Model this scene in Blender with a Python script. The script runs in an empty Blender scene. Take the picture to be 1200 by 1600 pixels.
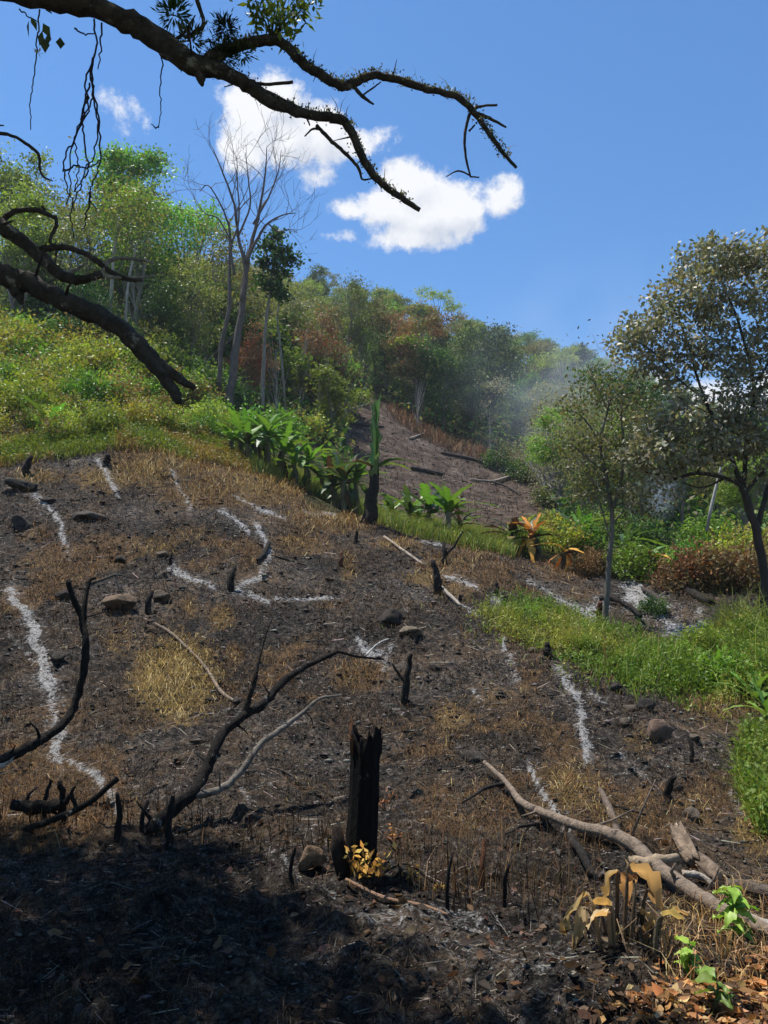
import bpy, math, colorsys
import numpy as np
from mathutils import Vector
R = math.radians
rng = np.random.default_rng(7)
sc = bpy.context.scene
COL = sc.collection

# ------------------------------------------------------------------ camera
PITCH = R(9.0); EYE = 1.6; F = 1202.0           # focal length in pixels of the 1200x1600 frame
cam = bpy.data.cameras.new('camera'); camo = bpy.data.objects.new('camera', cam); COL.objects.link(camo)
camo.location = (0, 0, EYE); camo.rotation_euler = (R(90) + PITCH, 0, 0)
cam.sensor_fit = 'VERTICAL'; cam.sensor_height = 24.0; cam.lens = 24.0 * F / 1600.0
cam.clip_start = 0.05; cam.clip_end = 3000
sc.camera = camo

# ------------------------------------------------------------------ light, exposure
SUN = np.array([-0.27, 0.17, 0.95]); SUN /= np.linalg.norm(SUN)
sl = bpy.data.lights.new('sun', 'SUN'); sl.energy = 5.0; sl.angle = R(0.53); sl.color = (1.0, 0.95, 0.86)
so = bpy.data.objects.new('sun', sl); COL.objects.link(so)
so.rotation_euler = Vector(SUN).to_track_quat('Z', 'Y').to_euler()
SKY_STRENGTH = 0.12
sc.view_settings.view_transform = 'Standard'; sc.view_settings.look = 'None'
sc.view_settings.exposure = 0.6; sc.view_settings.gamma = 1.0; sc.view_settings.use_curve_mapping = False
sc.cycles.max_bounces = 5; sc.cycles.diffuse_bounces = 2; sc.cycles.glossy_bounces = 2
sc.cycles.transmission_bounces = 4; sc.cycles.volume_bounces = 0; sc.cycles.transparent_max_bounces = 6

def pixdir(u, v):
    cx = (np.asarray(u, float) - 600) / F; cz = (800 - np.asarray(v, float)) / F
    y = math.cos(PITCH) - cz * math.sin(PITCH); z = math.sin(PITCH) + cz * math.cos(PITCH)
    return cx, y, z
def at(u, v, d):                                  # the point at forward distance d seen in direction (u, v)
    x, y, z = pixdir(u, v)
    return np.array([x / y * d, d + 0 * x, EYE + z / y * d]).T
def topix(P):
    P = np.asarray(P, float); dx = P[..., 0]; dy = P[..., 1]; dz = P[..., 2] - EYE
    fw = dy * math.cos(PITCH) + dz * math.sin(PITCH); up = dz * math.cos(PITCH) - dy * math.sin(PITCH)
    fw = np.where(np.abs(fw) < 1e-6, 1e-6, fw)
    return 600 + dx / fw * F, 800 - up / fw * F, fw

# ---- world: physical sky with a few fair weather cumulus clouds
world = bpy.data.worlds.new('World'); sc.world = world; world.use_nodes = True
wt = world.node_tree; wt.nodes.clear()
def WN(t, **k):
    n = wt.nodes.new(t)
    for a, b in k.items(): setattr(n, a, b)
    return n
def wmath(op, a, b=None, c=None, clamp=False):
    n = WN('ShaderNodeMath', operation=op, use_clamp=clamp)
    for i, q in enumerate((a, b, c)):
        if q is None: continue
        if isinstance(q, (int, float)): n.inputs[i].default_value = q
        else: wt.links.new(q, n.inputs[i])
    return n.outputs[0]
sky = WN('ShaderNodeTexSky', sky_type='NISHITA', sun_disc=False)
sky.sun_elevation = math.asin(SUN[2]); sky.sun_rotation = math.atan2(SUN[0], SUN[1])
sky.altitude = 400; sky.air_density = 1.0; sky.dust_density = 0.15; sky.ozone_density = 3.0
tc = WN('ShaderNodeTexCoord'); D = tc.outputs['Generated']
# cloud puffs: centre (u, v), half width, half height in pixels of arc, strength
PUFFS = [(400,190,58,62,1.3),(438,158,46,44,1.3),(452,215,62,50,1.3),(500,205,50,42,1.25),(380,235,42,34,1.2),(545,222,46,26,.75),(588,216,30,20,.5),
         (640,292,58,40,1.2),(668,335,82,50,1.3),(605,322,62,32,1.2),(548,328,44,17,.75),(715,330,56,42,1),(783,314,36,34,1),(655,368,64,26,.95),
         (496,279,26,20,.5),(190,170,34,24,.3),(512,367,30,12,.35),
         (1080,622,70,26,.9),(1150,640,90,26,.95),(1010,600,44,18,.8),(1230,625,70,40,1),
         (-420,330,120,60,1),(-520,350,110,50,1),(1620,300,140,60,1),(1720,330,120,50,1),(1450,560,120,36,.9),(-300,520,90,30,.8),(300,-560,110,70,1),(900,-900,140,80,1)]
def cloud_density(vec):
    """puffs merged into heaps, their outline torn by two scales of noise"""
    n1 = WN('ShaderNodeTexNoise'); n1.inputs['Scale'].default_value = 13; n1.inputs['Detail'].default_value = 8; n1.inputs['Roughness'].default_value = 0.62; wt.links.new(vec, n1.inputs['Vector'])
    n2 = WN('ShaderNodeTexNoise'); n2.inputs['Scale'].default_value = 42; n2.inputs['Detail'].default_value = 6; n2.inputs['Roughness'].default_value = 0.7; wt.links.new(vec, n2.inputs['Vector'])
    field = None
    for (u, v, rx, rz, s) in PUFFS:
        x, y, z = pixdir(u, v); c = Vector((float(x), float(y), float(z))).normalized()
        right = c.cross(Vector((0, 0, 1))).normalized(); up = right.cross(c)
        def dotn(w):
            n = WN('ShaderNodeVectorMath', operation='DOT_PRODUCT'); wt.links.new(vec, n.inputs[0]); n.inputs[1].default_value = w; return n.outputs['Value']
        a = wmath('MULTIPLY', dotn(right), F / rx); b = wmath('MULTIPLY', dotn(up), F / rz)
        r2 = wmath('MULTIPLY_ADD', a, a, wmath('MULTIPLY', b, b))
        f = wmath('MULTIPLY', wmath('SUBTRACT', 1.0, wmath('SQRT', r2)), float(s))
        f = wmath('SUBTRACT', f, wmath('MULTIPLY', wmath('LESS_THAN', dotn(c), 0.0), 50.0))
        field = f if field is None else wmath('SMOOTH_MAX', field, f, 0.3)
    e = wmath('MULTIPLY_ADD', wmath('SUBTRACT', n1.outputs['Fac'], 0.5), 2.0, field)
    return wmath('MULTIPLY_ADD', wmath('SUBTRACT', n2.outputs['Fac'], 0.5), 1.1, e)
edge = cloud_density(D)
off = WN('ShaderNodeVectorMath', operation='ADD'); wt.links.new(D, off.inputs[0]); off.inputs[1].default_value = (-0.012, 0.004, 0.026)
edge2 = cloud_density(off.outputs['Vector'])
mr = WN('ShaderNodeMapRange', interpolation_type='SMOOTHSTEP'); wt.links.new(edge, mr.inputs['Value'])
mr.inputs['From Min'].default_value = -0.04; mr.inputs['From Max'].default_value = 0.5
# sun shading painted in: body greys the side away from the sun
cr = WN('ShaderNodeValToRGB'); cloud_shade = wmath('MULTIPLY_ADD', wmath('SUBTRACT', edge, wmath('MINIMUM', edge2, 1.3)), 0.55, 0.62)
wt.links.new(cloud_shade, cr.inputs['Fac'])
e = cr.color_ramp.elements; e[0].position = 0.1; e[0].color = (0.60, 0.65, 0.76, 1); e[1].position = 0.8; e[1].color = (0.93, 0.94, 0.97, 1)
cs = WN('ShaderNodeVectorMath', operation='SCALE'); wt.links.new(cr.outputs['Color'], cs.inputs[0]); cs.inputs['Scale'].default_value = 0.68 / SKY_STRENGTH
mixc = WN('ShaderNodeMix', data_type='RGBA'); wt.links.new(mr.outputs['Result'], mixc.inputs['Factor'])
hsv = WN('ShaderNodeHueSaturation'); hsv.inputs['Saturation'].default_value = 1.22; wt.links.new(sky.outputs['Color'], hsv.inputs['Color']); wt.links.new(hsv.outputs['Color'], mixc.inputs['A']); wt.links.new(cs.outputs['Vector'], mixc.inputs['B'])
bg = WN('ShaderNodeBackground'); bg.inputs['Strength'].default_value = SKY_STRENGTH
wo = WN('ShaderNodeOutputWorld'); wt.links.new(mixc.outputs['Result'], bg.inputs['Color']); wt.links.new(bg.outputs['Background'], wo.inputs['Surface'])
world.cycles.sampling_method = 'MANUAL'; world.cycles.sample_map_resolution = 512

# ------------------------------------------------------------------ numeric helpers
def hash2(ix, iy, s):
    h = (ix.astype(np.int64) * 374761393 + iy.astype(np.int64) * 668265263 + s * 1442695041) & 0xffffffff
    h = ((h ^ (h >> 13)) * 1274126177) & 0xffffffff
    return ((h ^ (h >> 16)) & 0xffffff) / float(0xffffff)
def vnoise(x, y, s=0):
    x = np.asarray(x, float); y = np.asarray(y, float)
    ix = np.floor(x).astype(np.int64); iy = np.floor(y).astype(np.int64); fx = x - ix; fy = y - iy
    fx = fx * fx * (3 - 2 * fx); fy = fy * fy * (3 - 2 * fy)
    a = hash2(ix, iy, s); b = hash2(ix + 1, iy, s); c = hash2(ix, iy + 1, s); d = hash2(ix + 1, iy + 1, s)
    return (a * (1 - fx) + b * fx) * (1 - fy) + (c * (1 - fx) + d * fx) * fy
def fbm(x, y, s=0, o=4):
    t = 0; amp = 0.5; n = 0
    for k in range(o):
        t = t + amp * vnoise(x * 2 ** k + 17.3 * k, y * 2 ** k - 9.1 * k, s + k); n += amp; amp *= 0.5
    return t / n
def sstep(a, b, x):
    t = np.clip((x - a) / (b - a), 0, 1); return t * t * (3 - 2 * t)
def unit(v): return v / np.maximum(np.linalg.norm(v, axis=-1, keepdims=True), 1e-9)
def inpoly(px, py, poly):
    px = np.asarray(px, float); py = np.asarray(py, float); r = np.zeros(px.shape, bool); n = len(poly)
    for i in range(n):
        x0, y0 = poly[i]; x1, y1 = poly[(i + 1) % n]
        if y0 == y1: continue
        c = ((y0 > py) != (y1 > py)) & (px < (x1 - x0) * (py - y0) / (y1 - y0) + x0); r ^= c
    return r

# ------------------------------------------------------------------ terrain
CP = []
def cps(u, lst):
    for v, d in lst: CP.append((u, v, d))
cps(-250, [(1600,3.3),(1290,6.0),(1000,10.0),(740,18.0),(690,20.5),(590,27),(545,34),(520,60),(480,130)])
cps(0,    [(1600,3.3),(1290,6.0),(1200,7.3),(1100,8.8),(1000,10.5),(900,13),(800,16),(740,18.5),(690,21),(605,27),(555,34),(520,60),(480,130)])
cps(200,  [(1600,3.3),(1290,6.0),(1200,7.3),(1100,8.9),(1000,10.9),(900,13.4),(800,16.2),(690,19.3),(655,24),(570,33),(525,60),(480,130)])
cps(400,  [(1600,3.3),(1400,4.9),(1200,7.4),(1100,9.2),(1000,11.4),(900,14.2),(800,17.8),(742,20.5),(728,24),(700,28),(640,40),(560,62),(480,130)])
cps(600,  [(1600,3.3),(1400,4.9),(1200,7.5),(1100,9.5),(1000,12),(900,15.5),(822,20),(822,24),(790,30),(740,38),(645,52),(560,82),(500,130)])
cps(780,  [(1600,3.3),(1400,4.9),(1200,7.5),(1100,9.4),(1000,12.2),(900,16.5),(870,19),(852,24),(795,36),(735,48),(570,130)])
cps(950,  [(1600,3.3),(1400,4.9),(1200,7.6),(1100,9.4),(1000,13),(970,15),(905,19.5),(855,24),(820,31),(765,46),(600,130)])
cps(1200, [(1600,3.3),(1450,4.5),(1300,6.2),(1150,8.6),(1000,13),(950,15.5),(905,18.5),(855,30),(785,60),(715,130)])
cps(1450, [(1600,3.3),(1450,4.5),(1300,6.2),(1150,8.6),(1000,13),(950,15.5),(905,18.5),(860,30),(800,60),(735,130)])
A_, L_, E_ = [], [], []
for u, v, d in CP:
    x, y, z = pixdir(u, v); A_.append(x / y); L_.append(math.log(d)); E_.append(z / y)
for a in (-.65, -.3, 0, .3, .65):
    for d, z in ((2.0, .04), (210, 50 - 20 * a), (420, 40 - 20 * a)):
        A_.append(a); L_.append(math.log(d)); E_.append((z - EYE) / d)
A_ = np.array(A_) * 2.6; L_ = np.array(L_) * 1.0; E_ = np.array(E_)
def ker(r2): return np.where(r2 > 0, 0.5 * r2 * np.log(np.maximum(r2, 1e-12)), 0)
n = len(A_); K = ker((A_[:, None] - A_) ** 2 + (L_[:, None] - L_) ** 2) + np.eye(n) * 2e-3
Q = np.stack([np.ones(n), A_, L_], 1)
sol = np.linalg.solve(np.block([[K, Q], [Q.T, np.zeros((3, 3))]]), np.concatenate([E_, np.zeros(3)]))
def base_height(x, y):
    x = np.asarray(x, float); y = np.asarray(y, float); sh = np.broadcast(x, y).shape
    x = np.broadcast_to(x, sh).ravel(); y = np.broadcast_to(y, sh).ravel()
    yy = np.maximum(y, 2.0); a = x / yy; a = np.where(np.abs(a) > .6, np.sign(a) * (.6 + .15 * np.tanh((np.abs(a) - .6) / .3)), a)
    a = a * 2.6; l = np.log(yy); out = np.empty(len(a))
    for i in range(0, len(a), 20000):
        s = slice(i, i + 20000)
        out[s] = ker((a[s, None] - A_) ** 2 + (l[s, None] - L_) ** 2) @ sol[:n] + sol[n] + sol[n + 1] * a[s] + sol[n + 2] * l[s]
    return (EYE + out * yy).reshape(sh)
def height(x, y):
    x = np.asarray(x, float); y = np.asarray(y, float)
    near = sstep(60, 25, np.maximum(y, 0))
    z = base_height(x, y)
    z = z + (fbm(x * .55, y * .55, 11, 3) - .5) * .30 * near
    z = z + (fbm(x * 2.6, y * 2.6, 21, 3) - .5) * .13 * near
    z = z + np.maximum(fbm(x * 7.0, y * 7.0, 31, 3) - .5, -.06) * .19 * sstep(30, 12, np.maximum(y, 0))
    z = z + (fbm(x * .12, y * .12, 41, 3) - .5) * 2.0 * sstep(30, 80, y)
    return z
def project(u, v, lo=2.2, hi=160):
    """where the ray through (u, v) first meets the ground"""
    u = np.atleast_1d(np.asarray(u, float)); v = np.atleast_1d(np.asarray(v, float))
    t = np.exp(np.linspace(math.log(lo), math.log(hi), 420))
    dx, dy, dz = pixdir(u, v)
    X = (dx / dy)[:, None] * t; Y = np.broadcast_to(t, X.shape); Z = EYE + (dz / dy)[:, None] * t
    diff = base_height(X, Y) - Z
    hit = diff > 0; k = np.where(hit.any(1), hit.argmax(1), len(t) - 1); k = np.maximum(k, 1); i = np.arange(len(u))
    f = np.clip(diff[i, k - 1] / (diff[i, k - 1] - diff[i, k] + 1e-9), 0, 1); d = t[k - 1] + (t[k] - t[k - 1]) * f
    x = dx / dy * d
    return np.stack([x, d, height(x, d)], 1)
def ground(u, v): return project(u, v)[0]
def sample_px_poly(poly, nn, dlo, dhi, power=1.0):
    """n ground points, even per ground area, whose picture falls inside a polygon"""
    out = []; tot = 0
    xs = [p[0] for p in poly]; amax = max(abs((min(xs) - 600) / F), abs((max(xs) - 600) / F)) * 1.12
    for _ in range(60):
        y = dlo + (dhi - dlo) * rng.random(6000) ** power; x = (rng.random(6000) * 2 - 1) * amax * dhi
        P = np.stack([x, y, base_height(x, y)], 1); pu, pv, fw = topix(P); ok = inpoly(pu, pv, poly); P = P[ok]; out.append(P); tot += len(P)
        if tot >= nn: break
    P = np.concatenate(out)[:nn]; P[:, 2] = height(P[:, 0], P[:, 1]); return P

# ------------------------------------------------------------------ mesh helpers
class MB:
    def __init__(s): s.V = []; s.Q = []; s.T = []; s.C = []; s.n = 0
    def add(s, V, Q=None, T=None, C=(1, 1, 1)):
        V = np.asarray(V, float).reshape(-1, 3)
        if Q is not None and len(Q): s.Q.append(np.asarray(Q, int) + s.n)
        if T is not None and len(T): s.T.append(np.asarray(T, int) + s.n)
        C = np.asarray(C, float); s.C.append(np.broadcast_to(C, (len(V), 3)) if C.ndim == 1 else C)
        s.V.append(V); s.n += len(V); return s
    def mesh(s, name, mat, smooth=False):
        V = np.concatenate(s.V) if s.V else np.zeros((0, 3)); C = np.concatenate(s.C) if s.C else np.zeros((0, 3))
        Q = np.concatenate(s.Q) if s.Q else np.zeros((0, 4), int); T = np.concatenate(s.T) if s.T else np.zeros((0, 3), int)
        m = bpy.data.meshes.new(name); m.vertices.add(len(V)); m.vertices.foreach_set('co', V.ravel())
        lv = np.concatenate([Q.ravel(), T.ravel()]); m.loops.add(len(lv)); m.loops.foreach_set('vertex_index', lv.astype(np.int32))
        tot = np.concatenate([np.full(len(Q), 4), np.full(len(T), 3)]); st = np.concatenate([[0], np.cumsum(tot)[:-1]]) if len(tot) else tot
        m.polygons.add(len(tot)); m.polygons.foreach_set('loop_start', st.astype(np.int32)); m.polygons.foreach_set('loop_total', tot.astype(np.int32))
        if smooth: m.polygons.foreach_set('use_smooth', np.ones(len(tot), bool))
        a = m.attributes.new('col', 'FLOAT_COLOR', 'POINT'); a.data.foreach_set('color', np.concatenate([C, np.ones((len(C), 1))], 1).ravel())
        m.update(calc_edges=True); m.validate(); m.materials.append(mat); return m
    def build(s, name, mat, parent=None, smooth=False, loc=None):
        o = bpy.data.objects.new(name, s.mesh(name, mat, smooth)); COL.objects.link(o)
        if parent is not None: o.parent = parent
        if loc is not None: o.location = loc
        return o
def tube(mb, P, r, k=7, col=(1, 1, 1), rough=0.0, cap=True, seed=0):
    P = np.asarray(P, float); m = len(P); r = np.broadcast_to(np.asarray(r, float), (m,)).copy()
    T = np.gradient(P, axis=0); T = unit(T); ref = np.array([0, 0, 1.0]) if abs(unit((P[-1] - P[0])[None])[0, 2]) < .8 else np.array([1.0, .3, 0])
    A = unit(np.cross(T, ref)); B = np.cross(T, A); th = np.arange(k) * 2 * math.pi / k
    rr = r[:, None] * np.ones((m, k))
    if rough:
        arc = np.concatenate([[0], np.cumsum(np.linalg.norm(np.diff(P, axis=0), axis=1))]) / max(r.max(), 1e-4)
        gi = arc[:, None] * .55 + 0 * th[None]; cxx = np.cos(th)[None] * 1.1 + 7 + seed * 3.7; cyy = np.sin(th)[None] * 1.1
        rr = rr * (1 + rough * 2.2 * (.7 * vnoise(gi + cxx * 1.3, cyy + gi * .6, seed % 97) + .3 * vnoise(gi * 3 + cxx * 3, cyy * 3 - gi, seed % 89 + 3) - .5))
    V = P[:, None] + rr[..., None] * (A[:, None] * np.cos(th)[None, :, None] + B[:, None] * np.sin(th)[None, :, None])
    i = np.arange(m - 1)[:, None] * k; j = np.arange(k)[None]; j2 = (j + 1) % k
    Qd = np.stack([i + j, i + j2, i + k + j2, i + k + j], -1).reshape(-1, 4); V = V.reshape(-1, 3); Tn = None
    if cap:
        V = np.concatenate([V, P[:1], P[-1:]]); c0 = m * k; jj = np.arange(k); j3 = (jj + 1) % k
        Tn = np.concatenate([np.stack([j3, jj, np.full(k, c0)], 1), np.stack([(m - 1) * k + jj, (m - 1) * k + j3, np.full(k, c0 + 1)], 1)])
    mb.add(V, Qd, Tn, col); return mb
def smooth_path(P, r, seg=4, wob=0.0, seed=0):
    """Catmull-Rom through P with radii, with a little wobble"""
    P = np.asarray(P, float); r = np.asarray(r, float); m = len(P)
    if m < 2: return P, r
    E = np.concatenate([[2 * P[0] - P[1]], P, [2 * P[-1] - P[-2]]]); out = []; ro = []
    for i in range(m - 1):
        p0, p1, p2, p3 = E[i:i + 4]
        for t in np.linspace(0, 1, seg, endpoint=False):
            out.append(.5 * ((2 * p1) + (-p0 + p2) * t + (2 * p0 - 5 * p1 + 4 * p2 - p3) * t * t + (-p0 + 3 * p1 - 3 * p2 + p3) * t ** 3)); ro.append(r[i] + (r[i + 1] - r[i]) * t)
    out.append(P[-1]); ro.append(r[-1]); out = np.array(out); ro = np.array(ro)
    if wob: out[1:-1] += (np.random.default_rng(seed).random((len(out) - 2, 3)) - .5) * 2 * wob * ro[1:-1, None]
    return out, ro
def leaves(mb, P, L, W, col, up=0.0, droop=0.0, dirs=None, r=None, jit=.25):
    """kite shaped leaves, one quad each, at points P"""
    r = r or rng; m = len(P)
    d = unit(r.normal(size=(m, 3)) + np.array([0, 0, -droop])) if dirs is None else unit(dirs + r.normal(size=(m, 3)) * .25)
    nrm = unit(r.normal(size=(m, 3)) + np.array([0, 0, up])); s = unit(np.cross(d, nrm)); nn = np.cross(s, d)
    L = np.broadcast_to(L, (m,)) * (1 - jit + 2 * jit * r.random(m)); W = np.broadcast_to(W, (m,)) * (1 - jit + 2 * jit * r.random(m))
    b = P; t = P + d * L[:, None] + nn * (-.12 * L)[:, None]; md = P + d * (L * .45)[:, None]
    V = np.stack([b, md + s * (W / 2)[:, None], t, md - s * (W / 2)[:, None]], 1).reshape(-1, 3)
    C = np.asarray(col, float); C = np.broadcast_to(C, (m, 3)) if C.ndim == 1 else C
    mb.add(V, np.arange(4 * m).reshape(-1, 4), None, np.repeat(C, 4, 0)); return mb
def blades(mb, P, H, W, col, lean=.4, r=None, jit=.4):
    """bent grass blades: a quad and a tip triangle each"""
    r = r or rng; m = len(P); th = r.random(m) * 6.283; s = np.stack([np.cos(th), np.sin(th), 0 * th], 1)
    H = np.broadcast_to(H, (m,)) * (1 - jit + 2 * jit * r.random(m)); W = np.broadcast_to(W, (m,))
    ph = r.random(m) * 6.283; ln = np.stack([np.cos(ph), np.sin(ph), 0 * ph], 1) * (lean * H * r.random(m))[:, None]; z = np.array([0, 0, 1.0])
    md = P + z * (H * .55)[:, None] + ln * .4; tp = P + z * (H * (1 - .3 * lean))[:, None] + ln * 1.3
    w = (W / 2)[:, None]
    V = np.stack([P - s * w, P + s * w, md + s * w * .7, md - s * w * .7, tp], 1).reshape(-1, 3); i = np.arange(m)[:, None] * 5
    C = np.asarray(col, float); C = np.broadcast_to(C, (m, 3)) if C.ndim == 1 else C
    mb.add(V, i + np.array([0, 1, 2, 3]), i + np.array([3, 2, 4]), np.repeat(C, 5, 0)); return mb
def vary(c, m, amt=.3, r=None, pal=None):
    r = r or rng
    if pal is not None:
        pal = np.asarray(pal, float); base = pal[r.integers(0, len(pal), m)]
    else: base = np.broadcast_to(np.asarray(c, float), (m, 3))
    return np.clip(base * (1 - amt + 2 * amt * r.random((m, 1))) * (1 - .12 + .24 * r.random((m, 3))), .002, .95)

# ------------------------------------------------------------------ tagging
def tag(o, label=None, cat=None, group=None, kind=None):
    if label: o['label'] = label
    if cat: o['category'] = cat
    if group: o['group'] = group
    if kind: o['kind'] = kind
    return o
def thing(name, label, cat, loc, group=None, rz=0):
    o = bpy.data.objects.new(name, None); COL.objects.link(o); o.location = [float(q) for q in loc]; o.rotation_euler = (0, 0, rz); o.empty_display_size = .2
    return tag(o, label, cat, group)
def part(name, mesh, parent, loc=(0, 0, 0), rot=(0, 0, 0), scale=(1, 1, 1)):
    o = bpy.data.objects.new(name, mesh); COL.objects.link(o); o.parent = parent; o.location = loc; o.rotation_euler = rot; o.scale = scale; return o
def copy_thing(proto, loc, rz, scale, label, group):
    o = proto.copy(); COL.objects.link(o); o.location = [float(q) for q in loc]; o.rotation_euler = (0, 0, rz); o.scale = scale if hasattr(scale, '__len__') else (scale,) * 3
    o['label'] = label
    if group: o['group'] = group
    elif 'group' in o: del o['group']
    for c in proto.children:
        q = c.copy(); COL.objects.link(q); q.parent = o
        for g in c.children:
            h = g.copy(); COL.objects.link(h); h.parent = q
    return o

# ------------------------------------------------------------------ materials
def mat(name):
    m = bpy.data.materials.new(name); m.use_nodes = True; m.node_tree.nodes.clear(); return m, m.node_tree
def N(t, ty, **k):
    n = t.nodes.new(ty)
    for a, b in k.items():
        if a in ('inp',):
            for q, w in b.items(): n.inputs[q].default_value = w
        else: setattr(n, a, b)
    return n
def leaf_mat(name, trans=.35, rough=.5, spec=.25, objvar=.25, tint=(1.2, 1.25, .6)):
    m, t = mat(name); at_ = N(t, 'ShaderNodeAttribute', attribute_name='col'); oi = N(t, 'ShaderNodeObjectInfo')
    hs = N(t, 'ShaderNodeHueSaturation')
    h = N(t, 'ShaderNodeMapRange', inp={'To Min': .5 - objvar * .11, 'To Max': .5 + objvar * .11}); t.links.new(oi.outputs['Random'], h.inputs['Value'])
    vv = N(t, 'ShaderNodeMath', operation='FRACT'); mm = N(t, 'ShaderNodeMath', operation='MULTIPLY', inp={1: 7.31}); t.links.new(oi.outputs['Random'], mm.inputs[0]); t.links.new(mm.outputs[0], vv.inputs[0])
    v = N(t, 'ShaderNodeMapRange', inp={'To Min': 1 - objvar, 'To Max': 1 + objvar}); t.links.new(vv.outputs[0], v.inputs['Value'])
    t.links.new(h.outputs[0], hs.inputs['Hue']); t.links.new(v.outputs[0], hs.inputs['Value']); t.links.new(at_.outputs['Color'], hs.inputs['Color'])
    p = N(t, 'ShaderNodeBsdfPrincipled', inp={'Roughness': rough, 'Specular IOR Level': spec}); tr = N(t, 'ShaderNodeBsdfTranslucent'); mx = N(t, 'ShaderNodeMixShader', inp={0: trans})
    o = N(t, 'ShaderNodeOutputMaterial'); t.links.new(hs.outputs['Color'], p.inputs['Base Color'])
    tw = N(t, 'ShaderNodeMix', data_type='RGBA', blend_type='MULTIPLY', inp={'Factor': 1.0}); tw.inputs['B'].default_value = (*tint, 1); t.links.new(hs.outputs['Color'], tw.inputs['A']); t.links.new(tw.outputs['Result'], tr.inputs['Color'])
    t.links.new(p.outputs[0], mx.inputs[1]); t.links.new(tr.outputs[0], mx.inputs[2]); t.links.new(mx.outputs[0], o.inputs['Surface']); return m
def solid_mat(name, rough=.9, spec=.2, nscale=18.0, namt=.7, bump=.35, bscale=40.0, stretch=None, tint2=None, t2amt=0.0, t2scale=6.0):
    m, t = mat(name); a = N(t, 'ShaderNodeAttribute', attribute_name='col'); tcn = N(t, 'ShaderNodeTexCoord'); mp = N(t, 'ShaderNodeMapping')
    if stretch: mp.inputs['Scale'].default_value = stretch
    t.links.new(tcn.outputs['Object'], mp.inputs['Vector'])
    n1 = N(t, 'ShaderNodeTexNoise', inp={'Scale': nscale, 'Detail': 6, 'Roughness': .65}); t.links.new(mp.outputs[0], n1.inputs['Vector'])
    r = N(t, 'ShaderNodeMapRange', inp={'From Min': .25, 'From Max': .75, 'To Min': 1 - namt, 'To Max': 1 + namt}); t.links.new(n1.outputs['Fac'], r.inputs['Value'])
    s = N(t, 'ShaderNodeVectorMath', operation='SCALE'); t.links.new(a.outputs['Color'], s.inputs[0]); t.links.new(r.outputs[0], s.inputs['Scale']); col = s.outputs[0]
    if tint2:
        n2 = N(t, 'ShaderNodeTexNoise', inp={'Scale': t2scale, 'Detail': 5, 'Roughness': .7}); t.links.new(mp.outputs[0], n2.inputs['Vector'])
        r2 = N(t, 'ShaderNodeMapRange', interpolation_type='SMOOTHSTEP', inp={'From Min': .66 - t2amt * .3, 'From Max': .74 - t2amt * .2}); t.links.new(n2.outputs['Fac'], r2.inputs['Value'])
        mx = N(t, 'ShaderNodeMix', data_type='RGBA'); mx.inputs['B'].default_value = (*tint2, 1); t.links.new(r2.outputs[0], mx.inputs['Factor']); t.links.new(col, mx.inputs['A']); col = mx.outputs['Result']
    p = N(t, 'ShaderNodeBsdfPrincipled', inp={'Roughness': rough, 'Specular IOR Level': spec}); t.links.new(col, p.inputs['Base Color'])
    nb = N(t, 'ShaderNodeTexNoise', inp={'Scale': bscale, 'Detail': 5, 'Roughness': .7}); t.links.new(mp.outputs[0], nb.inputs['Vector'])
    b = N(t, 'ShaderNodeBump', inp={'Strength': bump, 'Distance': .03}); t.links.new(nb.outputs['Fac'], b.inputs['Height']); t.links.new(b.outputs[0], p.inputs['Normal'])
    o = N(t, 'ShaderNodeOutputMaterial'); t.links.new(p.outputs[0], o.inputs['Surface']); return m
M_LEAF = leaf_mat('foliage', objvar=.3); M_FAR = leaf_mat('forest_foliage', trans=.3, spec=.1, objvar=.38)
M_SHINY = leaf_mat('shiny_foliage', trans=.2, rough=.5, spec=.32, objvar=.05); M_BAN = leaf_mat('banana_leaf', trans=.3, rough=.45, spec=.3, objvar=.15)
M_DRY = leaf_mat('dry_leaf', trans=.22, rough=.7, spec=.15, objvar=.12, tint=(1.15, .95, .65)); M_HUSK = leaf_mat('withered_leaf', trans=.5, rough=.7, spec=.1, objvar=.1, tint=(1.2, .98, .62)); M_GRASS = leaf_mat('grass_blade', trans=.3, rough=.55, spec=.2, objvar=0)
M_STRAW = leaf_mat('straw', trans=.15, rough=.8, spec=.1, objvar=0, tint=(1.15, .95, .65))
M_BARK = solid_mat('bark', nscale=9, namt=.5, bump=.8, bscale=26, stretch=(1, 1, .35)); M_MOSSY = solid_mat('mossy_bark', nscale=14, namt=.7, bump=1.0, bscale=34, tint2=(.30, .29, .24), t2amt=.25, t2scale=9)
M_CHAR = solid_mat('charred_wood', rough=.85, spec=.12, nscale=30, namt=.7, bump=1.0, bscale=55, stretch=(1, 1, .4), tint2=(.22, .205, .19), t2amt=.17, t2scale=14)
M_ASHW = solid_mat('ashy_wood', nscale=22, namt=.5, bump=.8, bscale=40, tint2=(.05, .04, .035), t2amt=.35, t2scale=9)
M_ROCK = solid_mat('rock', nscale=12, namt=.5, bump=1.0, bscale=22, tint2=(.02, .018, .016), t2amt=.45, t2scale=5)
M_BITS = solid_mat('charred_bits', nscale=40, namt=.4, bump=0.2)

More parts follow.
